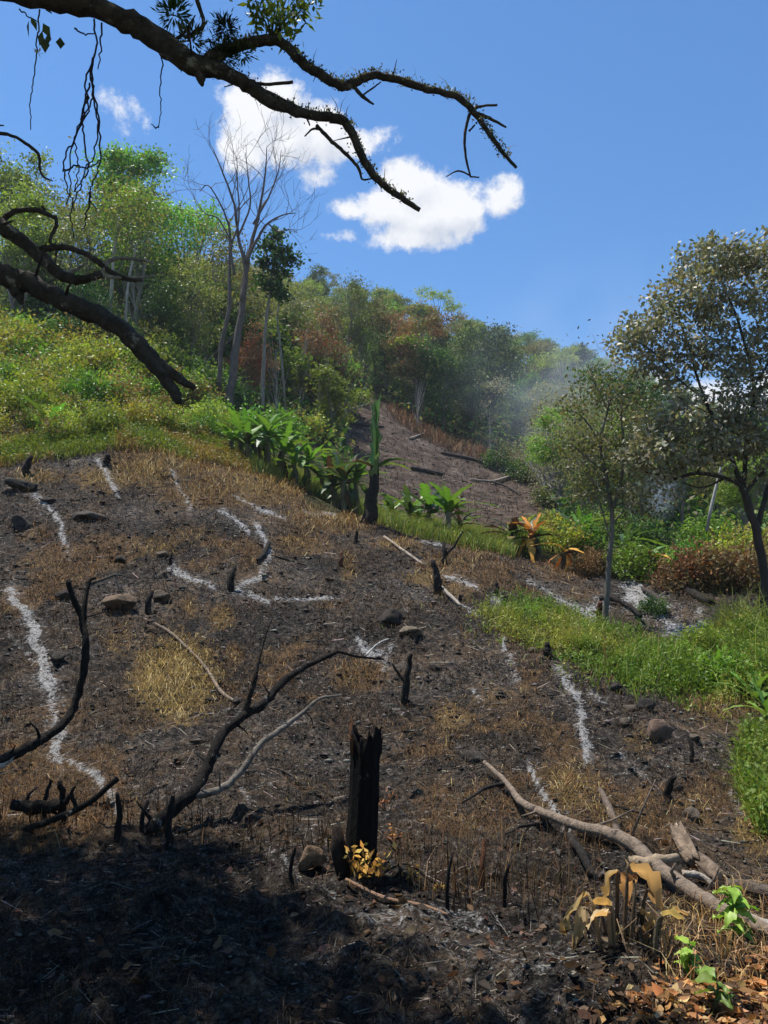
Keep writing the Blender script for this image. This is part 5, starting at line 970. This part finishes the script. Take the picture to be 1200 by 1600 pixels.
lying([(420,1205,3),(445,1215,4),(475,1232,2)], 'thin dark stick between the charred branch and the stump', M_CHAR, (.07, .06, .05), sides=6)
lying([(540,1412,5),(600,1422,7),(660,1428,6),(700,1440,4)], 'reddish stick lying at the foot of the big stump', M_ASHW, (.24, .15, .10), sides=7)
lying([(600,1395,3),(635,1392,4),(680,1395,3)], 'thin dark stick beside the low yellow tuft', M_CHAR, (.05, .04, .03), sides=6)
# far clearing
for q in [([(642,735,6),(668,740,7),(694,746,6)],'dark log lying in the far clearing'),([(735,752,4),(770,755,5),(800,748,5),(842,752,3)],'long curved pale branch lying in the far clearing'),([(745,748,3),(790,762,4),(815,775,2)],'dark branch beside the long curved one'),([(545,645,3),(575,640,3)],'short pale stick at the top of the far clearing'),([(520,655,4),(560,668,5),(600,672,3)],'dark fallen trunk along the upper left of the clearing'),([(640,690,3),(662,682,3)],'pale twig near the top of the clearing'),([(690,712,4),(740,722,5),(800,742,4)],'dark fallen trunk across the right of the clearing')]:
    lying(q[0], q[1], M_ASHW, (.28, .23, .19) if 'pale' in q[1] else (.05, .04, .035), sides=6, group='fallen wood in the far clearing', lift=1.0)
r = np.random.default_rng(91); P = sample_px_poly(CLEARING, 1500, 28, 60); mb = MB(); m = len(P); blades(mb, P, .32, .035, vary(None, m, .4, r, [(.05, .035, .03), (.12, .07, .04), (.2, .13, .08), (.03, .025, .02), (.25, .22, .2)]), lean=1.0, r=r)
P = sample_px_poly([(600,640),(640,655),(700,690),(780,712),(860,735),(850,748),(760,726),(690,704),(620,665)], 1400, 40, 58); m = len(P); blades(mb, P, .8, .05, vary(None, m, .4, r, [(.20, .11, .06), (.15, .09, .05), (.26, .16, .09)]), lean=.9, r=r)
P = sample_px_poly(CLEARING, 900, 27, 60); m = len(P); clods(mb, P, .06, vary(None, m, .4, r, [(.03, .025, .022), (.10, .07, .05), (.30, .27, .24), (.18, .13, .09)]), r, .5, 2.5)
tag(mb.build('stubble', M_STRAW), 'burnt stalks and brown brush in the far clearing', 'stubble', kind='stuff')

# ================================================================== WITHERED AND GREEN PLANTS IN FRONT
def big_leaf(r, L, W, col, curl=.6, fold=.5, mt=None):
    n_, mcol = 7, 5; V = []; C = []
    for i in range(n_):
        f = i / (n_ - 1); w = W * .5 * (math.sin(math.pi * (f * .84 + .12)) ** 1.1) * (1.15 - .5 * f) + .002
        for j in range(mcol):
            s = (j - 2) / 2; V.append((L * f * (1 - .2 * curl * f) + r.normal() * L * .03, s * w * (.75 + .5 * r.random()) * (1 - .25 * fold), abs(s) * w * fold - curl * L * .55 * f * f + r.normal() * L * .055)); C.append(np.asarray(col) * (.75 + .45 * r.random()))
    Qd = [(i * mcol + j, i * mcol + j + 1, (i + 1) * mcol + j + 1, (i + 1) * mcol + j) for i in range(n_ - 1) for j in range(mcol - 1)]
    mb = MB(); mb.add(V, Qd, None, np.array(C)); return mb.mesh('leaf', mt or M_DRY, mt is M_BAN)
O = ground(985, 1500); d = float(O[1]); k = d / F; r = np.random.default_rng(95)
o = thing('withered_plant', 'withered large leaved plant with tan hanging leaves in front of the fallen branch', 'dry plant', O)
TAN = (.46, .31, .15)
for i, (u0, v0, u1, v1, L, W, el, az, col, stalk) in enumerate([(975,1500,982,1350,100,62,-72,.2,(.50,.34,.16),(.12,.08,.05)),(985,1505,990,1372,85,40,-60,1.6,(.40,.26,.12),(.10,.07,.04)),(965,1500,965,1360,70,34,-85,3.2,(.42,.28,.12),(.10,.07,.04)),(940,1490,918,1395,95,16,-78,2.9,(.34,.26,.12),(.3,.2,.1)),(948,1490,934,1400,90,18,-84,3.6,(.13,.09,.06),(.1,.07,.05)),
        (955,1495,952,1425,52,34,-25,3.3,(.62,.46,.26),(.25,.17,.09)),(960,1495,955,1415,48,30,10,2.7,(.48,.30,.12),(.2,.13,.07)),(1000,1500,998,1425,66,36,-50,-.4,(.48,.36,.16),(.12,.09,.06)),(985,1510,975,1452,66,38,-80,3.6,(.36,.36,.17),(.08,.06,.04)),(1020,1495,1035,1430,46,28,-5,.3,(.42,.36,.16),(.1,.08,.05)),(1022,1495,1042,1425,44,22,25,-.5,(.45,.34,.16),(.1,.08,.05)),(1012,1498,1030,1442,40,26,-40,2.9,(.40,.33,.15),(.1,.08,.05)),(945,1492,912,1418,80,24,-86,4.0,(.42,.33,.17),(.2,.15,.1)),(1005,1510,1000,1450,60,20,-80,.9,(.20,.13,.08),(.06,.05,.04)),(972,1512,985,1440,60,24,-75,5.0,(.09,.065,.045),(.05,.04,.03)),(1000,1505,1012,1390,70,26,-65,.7,(.36,.24,.12),(.10,.07,.04))]):
    dd = d + r.normal() * .06; b_ = at(u0, v0, dd); b_[2] = float(height(b_[0], dd)) - .02; tp = at(u1, v1, dd); mb = MB(); midp = b_ * .4 + tp * .6 + [0, r.normal() * .02, .04]; Ps, ws = smooth_path(np.array([b_, midp, tp]) - O, np.array([3.4, 2.6, 1.8]) * k, 4); tube(mb, Ps, ws, 6, stalk, .15)
    st_ = part('stalk', mb.mesh('stalk', M_BARK, True), o); part('leaf', big_leaf(r, L * k * .8, W * k * .8, np.asarray(col) * .9 + np.array([.10, .08, .05]), .5, .6, M_HUSK), st_, tp - O, (r.normal() * .5, -R(el * .62 + 4), az))
mb = MB()
for i in range(26):
    b_ = np.array([r.normal() * .12, r.normal() * .08, -.02]); tube(mb, np.array([b_, b_ + [r.normal() * .04, r.normal() * .03, .07], b_ + [r.normal() * .08, r.normal() * .06, .10 + .1 * r.random()]]), [.007, .005, .002], 5, (.03, .024, .02) if i % 3 else (.22, .15, .09))
part('stems', mb.mesh('stems', M_BARK), o)
def sprig(u, v, h, label, nl, leaf, seed, pal=BRT, spread=.35):
    b = ground(u, v); k = b[1] / F; r = np.random.default_rng(seed); o = thing('green_sprig', label, 'plant', b, 'green sprigs in the foreground'); mb = MB(); top = np.array([.03, 0, h * k]); Ps, ws = smooth_path(np.array([[0, 0, -.02], top * .5 + [.02, 0, 0], top]), np.array([.005, .004, .002]), 4); tube(mb, Ps, ws, 6, (.10, .12, .04)); part('stem', mb.mesh('stem', M_BARK), o)
    mesh = [big_leaf(r, 1, .55, np.asarray(pal[i % len(pal)]) * 1.15, .5, .3, M_BAN) for i in range(3)]
    for i in range(nl):
        f = .45 + .55 * i / nl; p_ = Ps[int(f * (len(Ps) - 1))]; s = leaf * k * (.7 + .5 * r.random()); part('leaf', mesh[i % 3], o, p_, (r.normal() * .3, -R(20 - 50 * r.random()), i * 2.4 + r.normal() * .4), (s, s, s))
sprig(1140, 1490, 110, 'green sprig with drooping leaves beside the fallen logs', 24, 33, 1); sprig(1070, 1535, 60, 'small bright green sprig in front of the fallen branch', 10, 26, 2); sprig(1110, 1590, 60, 'dark green sprig in the orange leaf litter', 7, 34, 3, GRN)
sprig(1062, 1530, 40, 'low green shoots left of the small bright sprig', 8, 22, 4)
# dry straw tufts and pale husks around the withered plant
P = sample_px_poly([(1010,1440),(1230,1380),(1230,1560),(1040,1560)], 900, 3.6, 5.4); m = len(P); mb = MB(); blades(mb, P, .10 + .1 * r.random(m), .005, vary(None, m, .35, r, [(.42, .27, .11), (.30, .17, .07), (.5, .36, .18), (.12, .08, .05)]), lean=1.2, r=r)
P = sample_px_poly([(600,1330),(930,1330),(960,1440),(640,1420)], 500, 4.5, 6.2); m = len(P); blades(mb, P, .12 + .22 * r.random(m) ** 3, .004, vary(None, m, .35, r, [(.30, .2, .1), (.16, .09, .05), (.22, .13, .06), (.03, .025, .02)]), lean=.6, r=r)
tag(mb.build('dry_stalks', M_STRAW), 'dry straw stalks around the withered plant and fallen branch', 'dry stalks', kind='stuff')

# ================================================================== SHADE TREE: trunk left of the view, limbs across the top, crown overhead
TX, TY = -3.6, 3.9; O = np.array([TX, TY, float(height(TX, TY))]); o = thing('shade_tree', 'old mossy tree whose bare limbs hang across the top left and shade the front', 'tree', O)
BK = (.072, .062, .052); r = np.random.default_rng(101)
Ps, ws = smooth_path(np.array([[TX, TY, O[2] - .4], [TX + .05, TY, 1.5], [TX - .05, TY + .1, 4.0], [TX + .1, TY + .1, 6.2], [TX + .3, TY - .2, 8.6], [TX + .8, TY - .6, 10.5]]), np.array([.34, .26, .23, .2, .13, .06]), 6, .12); mb = MB(); tube(mb, Ps - O, ws, 14, BK, .1)
part('trunk', mb.mesh('trunk', M_MOSSY, True), o)
D1 = 3.9
def W3(l, d=D1): return [(q[0], q[1], q[2], q[3] if len(q) > 3 else d) for q in l]
def limb(name, l, sides=10, seed=0, mt=M_MOSSY, col=BK, d=D1, rough=.2, prepend=None):
    P = np.array([at(q[0], q[1], q[3]) for q in W3(l, d)]); w = np.array([q[2] * .385 * q[3] / F for q in W3(l, d)])
    if prepend is not None: P = np.concatenate([[prepend], P]); w = np.concatenate([[w[0] * 1.2], w])
    P, w = smooth_path(P, w, 6, .16, seed); mb = MB(); tube(mb, P - O, w, sides, col, rough, seed=seed)
    if sides >= 10: snags(mb, P[10:] - O, w[10:] * .6, col, seed, 6)
    p_ = part(name, mb.mesh(name, mt, True), o); return P, w, p_
UP = [(-150,-70,50),(-20,-22,46),(60,-2,44),(150,14,46),(215,42,48),(262,74,50),(302,100,46),(350,112,36),(392,138,30),(430,162,26),(470,176,22),(505,182,21),(535,188,20),(552,212,18),(566,246,17),(592,282,16),(622,306,14),(656,328,10)]
U1, w1, p1 = limb('limb', UP, 14, 1, prepend=np.array([TX + .02, TY + .05, 5.2]))
FK = [(318,104,34),(345,82,28),(388,66,24),(438,66,23),(468,94,22),(494,112,21),(530,134,20),(552,130,19),(578,119,18),(612,122,17),(660,138,16),(710,150,15),(736,170,14),(760,202,11),(784,236,9),(807,262,6)]
U2, w2, p2 = limb('limb', FK, 12, 2)
TWG = [[(552,134,9),(566,150,9),(584,163,4)],[(568,148,4),(582,138,4),(595,128,3)],[(736,172,7),(752,166,6),(777,164,5)],[(742,176,9),(765,185,8),(791,199,4)],[(734,178,8),(727,205,7),(727,240,6),(735,276,4)],[(733,205,5),(742,195,4)],[(735,274,4),(716,267,4),(697,276,2)],[(735,276,4),(749,277,3)],[(380,128,9),(415,132,8),(458,128,7)],
       [(305,-10,10),(318,35,9),(305,50,9),(288,60,7)],[(495,196,9),(515,218,9),(540,240,8),(560,262,7),(566,280,5),(582,279,3)],[(500,202,5),(488,202,5),(476,213,3)],[(540,242,4),(545,237,3)],[(340,95,18),(360,120,20),(420,150,20),(470,172,14)],[(300,100,30),(312,120,22),(316,134,8)],[(476,170,6),(480,185,5),(484,196,3)],[(360,118,5),(366,130,4),(350,136,2)]]
for i, l in enumerate(TWG): limb('twig', l, 7, 20 + i)
LO = [(-110,388,48),(-40,412,47),(0,428,45),(50,446,44),(100,470,42),(150,492,40),(200,524,38),(232,556,36),(255,588,28),(272,612,24),(279,630,15)]
D2 = 4.3
L1, wl1, _p = limb('limb', LO, 14, 3, d=D2, prepend=np.array([TX + .1, TY + .2, 4.2])); limb('fork', [(228,552,24),(254,572,24),(280,592,22),(304,607,12)], 10, 4, d=D2); limb('stub', [(22,448,26),(30,466,18),(34,476,6)], 8, 5, d=D2)
L2, wl2, _p = limb('limb', [(-120,240,40),(-50,310,36),(0,352,32),(40,382,28),(72,410,26),(104,434,22),(132,436,18),(160,428,16)], 12, 6, d=D2 + .15, prepend=np.array([TX, TY + .1, 4.6]))
GW = (.32, .30, .27)
for i, (l, c) in enumerate([([(2,346,14),(22,331,12),(56,328,11),(88,341,9)],BK),([(86,338,8),(88,352,8),(78,376,7),(88,388,5),(86,400,3)],BK),([(64,390,16),(92,386,14),(120,391,13),(150,406,13),(172,424,12),(198,436,10),(222,438,5)],BK),([(160,412,10),(185,404,9),(215,405,7),(240,411,4)],GW),([(94,424,9),(115,424,8),(135,411,5)],GW),([(130,437,14),(152,432,14),(166,418,10),(170,405,7)],GW),([(160,430,9),(190,434,8),(216,433,6),(243,431,4)],GW),([(66,322,7),(70,328,5)],BK),([(88,386,5),(88,400,3),(84,420,2)],BK),([(180,436,5),(186,420,4),(196,400,2)],GW)]):
    limb('twig', l, 8, 40 + i, d=D2 + .15, col=c)
limb('twig', [(-80,190,10),(-20,206,9),(12,210,8),(36,221,7),(60,241,7),(62,262,6),(68,276,5),(83,283,2)], 8, 60, d=D2)
limb('twig', [(-60,160,6),(-20,192,5),(6,196,3)], 6, 61, d=D2)
# moss, bromeliads and small ferns sitting on the limbs
mb = MB()
for (PP, ww, f0, m) in ((U1, w1, .35, 1500), (U2, w2, .05, 1800)):
    i = r.integers(int(f0 * len(PP)), len(PP) - 4, m); a_ = r.normal(size=(m, 3)) + [0, 0, 1.3]; a_ = unit(a_); p_ = PP[i] + a_ * (ww[i] * .92)[:, None] + r.normal(size=(m, 3)) * .012
    leaves(mb, p_ - O, .017, .009, vary(None, m, .4, r, [(.10, .11, .035), (.16, .15, .07), (.06, .07, .03), (.05, .045, .035), (.2, .19, .12)]), dirs=a_, r=r)
    j = r.integers(int(f0 * len(PP)), len(PP) - 4, 26); blades(mb, PP[j] + np.stack([0 * ww[j], 0 * ww[j], ww[j] * .9], 1) - O, .09, .006, vary(None, 26, .3, r, [(.12, .12, .05), (.2, .18, .1)]), lean=.7, r=r)
mo = part('moss', mb.mesh('moss', M_GRASS), o); mo['kind'] = 'stuff'
mb = MB()
for (u, v, ru, m, L, pal) in ((352,42,15,420,.035,[(.05, .06, .025), (.07, .07, .03), (.03, .035, .018)]),(345,85,22,420,.04,[(.06, .08, .03), (.04, .05, .02)]),(272,18,20,200,.055,[(.05, .09, .02), (.07, .12, .03)]),(300,60,20,120,.06,[(.14, .13, .07), (.08, .09, .04)]),(380,80,16,220,.04,[(.05, .07, .025), (.09, .10, .04)])):
    c = at(u, v, D1); p_ = c + r.normal(size=(m, 3)) * ru * .5 * D1 / F; leaves(mb, p_ - O, L, L * .22, vary(None, m, .3, r, pal), dirs=unit(p_ - c + [0, 0, .02]), r=r)
part('epiphytes', mb.mesh('epiphytes', M_LEAF), o)
mb = MB(); wd = MB(); base_ = at(425, 60, D1)
for (u, v) in ((400,5),(415,20),(430,0),(445,18),(462,8),(478,12),(440,38),(460,32),(408,32),(425,-10),(452,-12),(475,-4),(486,2),(455,48),(395,-8)):
    c = at(u, v, D1 + r.normal() * .08); tube(wd, np.array([base_, base_ * .5 + c * .5 + [0, 0, .01], c]) - O, [.006, .004, .002], 5, (.08, .09, .04)); m = 22; p_ = c + r.normal(size=(m, 3)) * .035; leaves(mb, p_ - O, .062, .022, vary(None, m, .3, r, [(.14, .24, .035), (.18, .28, .05), (.09, .17, .03)]), up=.3, droop=.3, r=r)
sp_ = part('leafy_shoot', wd.mesh('leafy_shoot', M_BARK), o); part('leaves', mb.mesh('leaves', M_LEAF), sp_)
# crown overhead: leaf clumps wherever the front ground lies in shade, above and left of the view
SHADE = [(-400,1300),(0,1305),(120,1322),(300,1330),(400,1385),(500,1450),(620,1525),(760,1590),(900,1660),(950,1720),(1000,2600),(-400,2600)]
gx_, gy_ = np.meshgrid(np.arange(-11, 9, .32), np.arange(-10, 7.6, .32)); gx_ = gx_.ravel() + r.normal(size=gx_.size) * .08; gy_ = gy_.ravel() + r.normal(size=gy_.size) * .08; gz_ = base_height(gx_, gy_); pu_, pv_, fw = topix(np.stack([gx_, gy_, gz_], 1))
ins = np.where(gy_ > 2.7, inpoly(pu_, pv_, SHADE), gx_ < .55 + (2.9 - gy_) * 1.0)
C = []
for x, y, z in zip(gx_[ins], gy_[ins], gz_[ins]):
    for q in range(4):
        for tr_ in range(8):
            h_ = 6.6 + 3.4 * r.random() + tr_ * .7; c = np.array([x, y, z]) + SUN / SUN[2] * (h_ - z); uu, vv, ff = topix(c)
            if ff < .3 or vv < -130 or uu < -120 or uu > 1320: C.append(c); break
C = np.array(C); mb = MB(); m = 33
for c in C: leaves(mb, c - O + r.normal(size=(m, 3)) * [.16, .16, .12], .14, .075, vary(None, m, .3, r, GRN), up=1.2, r=r)
part('crown', mb.mesh('crown', M_LEAF), o)
mb = MB(); tpz = np.array([TX + .5, TY - .3, 9.0])
for c in C[::90]:
    s = Ps[int(np.clip(len(Ps) * .72, 0, len(Ps) - 1))]; md = s * .5 + c * .5 + [0, 0, .3]
    uu, vv, ff = topix(md)
    if ff > .3 and vv > -60 and -60 < uu < 1260: continue
    tube(mb, smooth_path(np.array([s, md, c]), np.array([.07, .045, .012]), 4)[0] - O, smooth_path(np.array([s, md, c]), np.array([.07, .045, .012]), 4)[1], 6, BK, .1)
part('boughs', mb.mesh('boughs', M_MOSSY, True), o)
# hanging aerial roots and vines
def vine(strands, label, w, col=(.035, .03, .04), extra=None, d=D1):
    top_ = at(strands[0][0][0], strands[0][0][1], d); o = thing('hanging_vine', label, 'vine', top_, 'vines hanging from the upper limb')
    for i, s in enumerate(strands):
        rr_ = np.random.default_rng(300 + i + int(s[0][0])); P = np.array([at(q[0], q[1], d + .02 * (i % 3)) for q in s]); P, w_ = smooth_path(P, np.full(len(P), w * .5 * d / F), 6, 1.6, i); w_ *= np.linspace(1.1, .6, len(w_)); mb = MB(); tube(mb, P - top_, w_, 5, col); part('strand', mb.mesh('strand', M_BARK, True), o)
    return o, top_
vine([[(147,30),(150,80),(140,112),(146,150),(122,200),(108,250),(110,292),(116,330)],[(145,90),(134,130),(138,175),(118,215),(122,262),(116,300)],[(148,85),(144,140),(152,190),(148,240),(132,270),(118,300)],[(143,120),(150,165),(156,215),(154,262),(140,300),(150,330)],[(140,130),(128,180),(132,225),(138,262),(126,290),(112,330),(115,372)],[(136,150),(126,195),(104,238),(100,270),(106,298),(104,318)],[(159,36),(158,75),(153,108)],[(116,44),(130,52),(148,52)],[(100,265),(120,260),(140,262),(156,250)],[(140,300),(134,340),(128,360)]], 'tangled cluster of thin aerial roots hanging from the upper limb', 3.2)
vine([[(253,82),(253,110),(249,140),(252,165),(248,200)],[(248,196),(243,200),(236,194)]], 'single short vine hanging right of the tangled roots', 2.4)
v_, t_ = vine([[(62,15),(58,60),(56,90),(52,130),(47,165),(48,203)],[(30,14),(48,28),(60,36)]], 'thin vine with a few dark leaves hanging at the far left', 2.6)
mb = MB(); p_ = np.array([at(*q, D1) for q in ((45,32),(67,36),(70,60),(75,52),(94,58),(66,48),(48,26))]) - t_; leaves(mb, p_, .085, .045, vary(None, 7, .3, r, [(.05, .06, .03), (.07, .08, .04)]), dirs=np.tile([[.1, 0, -1.0]], (7, 1)), r=r); part('leaves', mb.mesh('leaves', M_LEAF), v_)
mb = MB(); p_ = np.repeat(at(60, 82, D1)[None] - t_, 7, 0); leaves(mb, p_, .03, .012, (.55, .52, .42), r=r); part('flower', mb.mesh('flower', M_DRY), v_)

# ================================================================== AIR
zmin = float(gz2.min()); zmax = float(gz2.max())
mH, t = mat('haze_air'); pv_n = N(t, 'ShaderNodeVolumePrincipled', inp={'Density': .00045, 'Anisotropy': .25}); pv_n.inputs['Color'].default_value = (.78, .88, 1.0, 1); o = N(t, 'ShaderNodeOutputMaterial'); t.links.new(pv_n.outputs[0], o.inputs['Volume'])
x0, x1, y0, y1, z0, z1 = float(gx.min()) - 5, float(gx.max()) + 5, -46.0, float(gy.max()) + 5, zmin - 1.0, max(zmax, 60) + 14
mb = MB(); mb.add([(x0, y0, z0), (x1, y0, z0), (x1, y1, z0), (x0, y1, z0), (x0, y0, z1), (x1, y0, z1), (x1, y1, z1), (x0, y1, z1)], [(3, 2, 1, 0), (4, 5, 6, 7), (0, 1, 5, 4), (1, 2, 6, 5), (2, 3, 7, 6), (3, 0, 4, 7)])
tag(mb.build('haze', mH), 'thin blue haze in the air over the hillside', 'haze', kind='stuff')
# drifting smoke over the right of the clearing and a thin plume behind the slender tree
def smoke(name, c, rad, dens, label, sc_=.16):
    m, t = mat('smoke'); tcn = N(t, 'ShaderNodeTexCoord'); g_ = N(t, 'ShaderNodeVectorMath', operation='LENGTH'); t.links.new(tcn.outputs['Object'], g_.inputs[0])
    f = N(t, 'ShaderNodeMapRange', interpolation_type='SMOOTHSTEP', inp={'From Min': 1.0, 'From Max': .25, 'To Min': 0, 'To Max': dens}); t.links.new(g_.outputs['Value'], f.inputs['Value'])
    n_ = N(t, 'ShaderNodeTexNoise', inp={'Scale': 2.6, 'Detail': 2}); t.links.new(tcn.outputs['Object'], n_.inputs['Vector']); q = N(t, 'ShaderNodeMapRange', inp={'From Min': .38, 'From Max': .7}); t.links.new(n_.outputs['Fac'], q.inputs['Value'])
    mu = N(t, 'ShaderNodeMath', operation='MULTIPLY'); t.links.new(f.outputs[0], mu.inputs[0]); t.links.new(q.outputs[0], mu.inputs[1])
    v = N(t, 'ShaderNodeVolumePrincipled', inp={'Anisotropy': .2}); v.inputs['Color'].default_value = (.70, .82, 1, 1); t.links.new(mu.outputs[0], v.inputs['Density']); o_ = N(t, 'ShaderNodeOutputMaterial'); t.links.new(v.outputs[0], o_.inputs['Volume'])
    V, T = ico(2); mb = MB(); mb.add(V, None, T); o_ = mb.build(name, m); o_.location = c; o_.scale = rad; tag(o_, label, 'smoke', kind='stuff'); m.cycles.volume_step_rate = 3.0; return o_
c = at(905, 605, 47); smoke('smoke', c, (9.5, 13, 9), .032, 'bluish smoke drifting over the right end of the far clearing')
c = at(1032, 770, 21); smoke('smoke', c, (.55, .8, .95), .9, 'small whitish smoke puff behind the big tree limb')
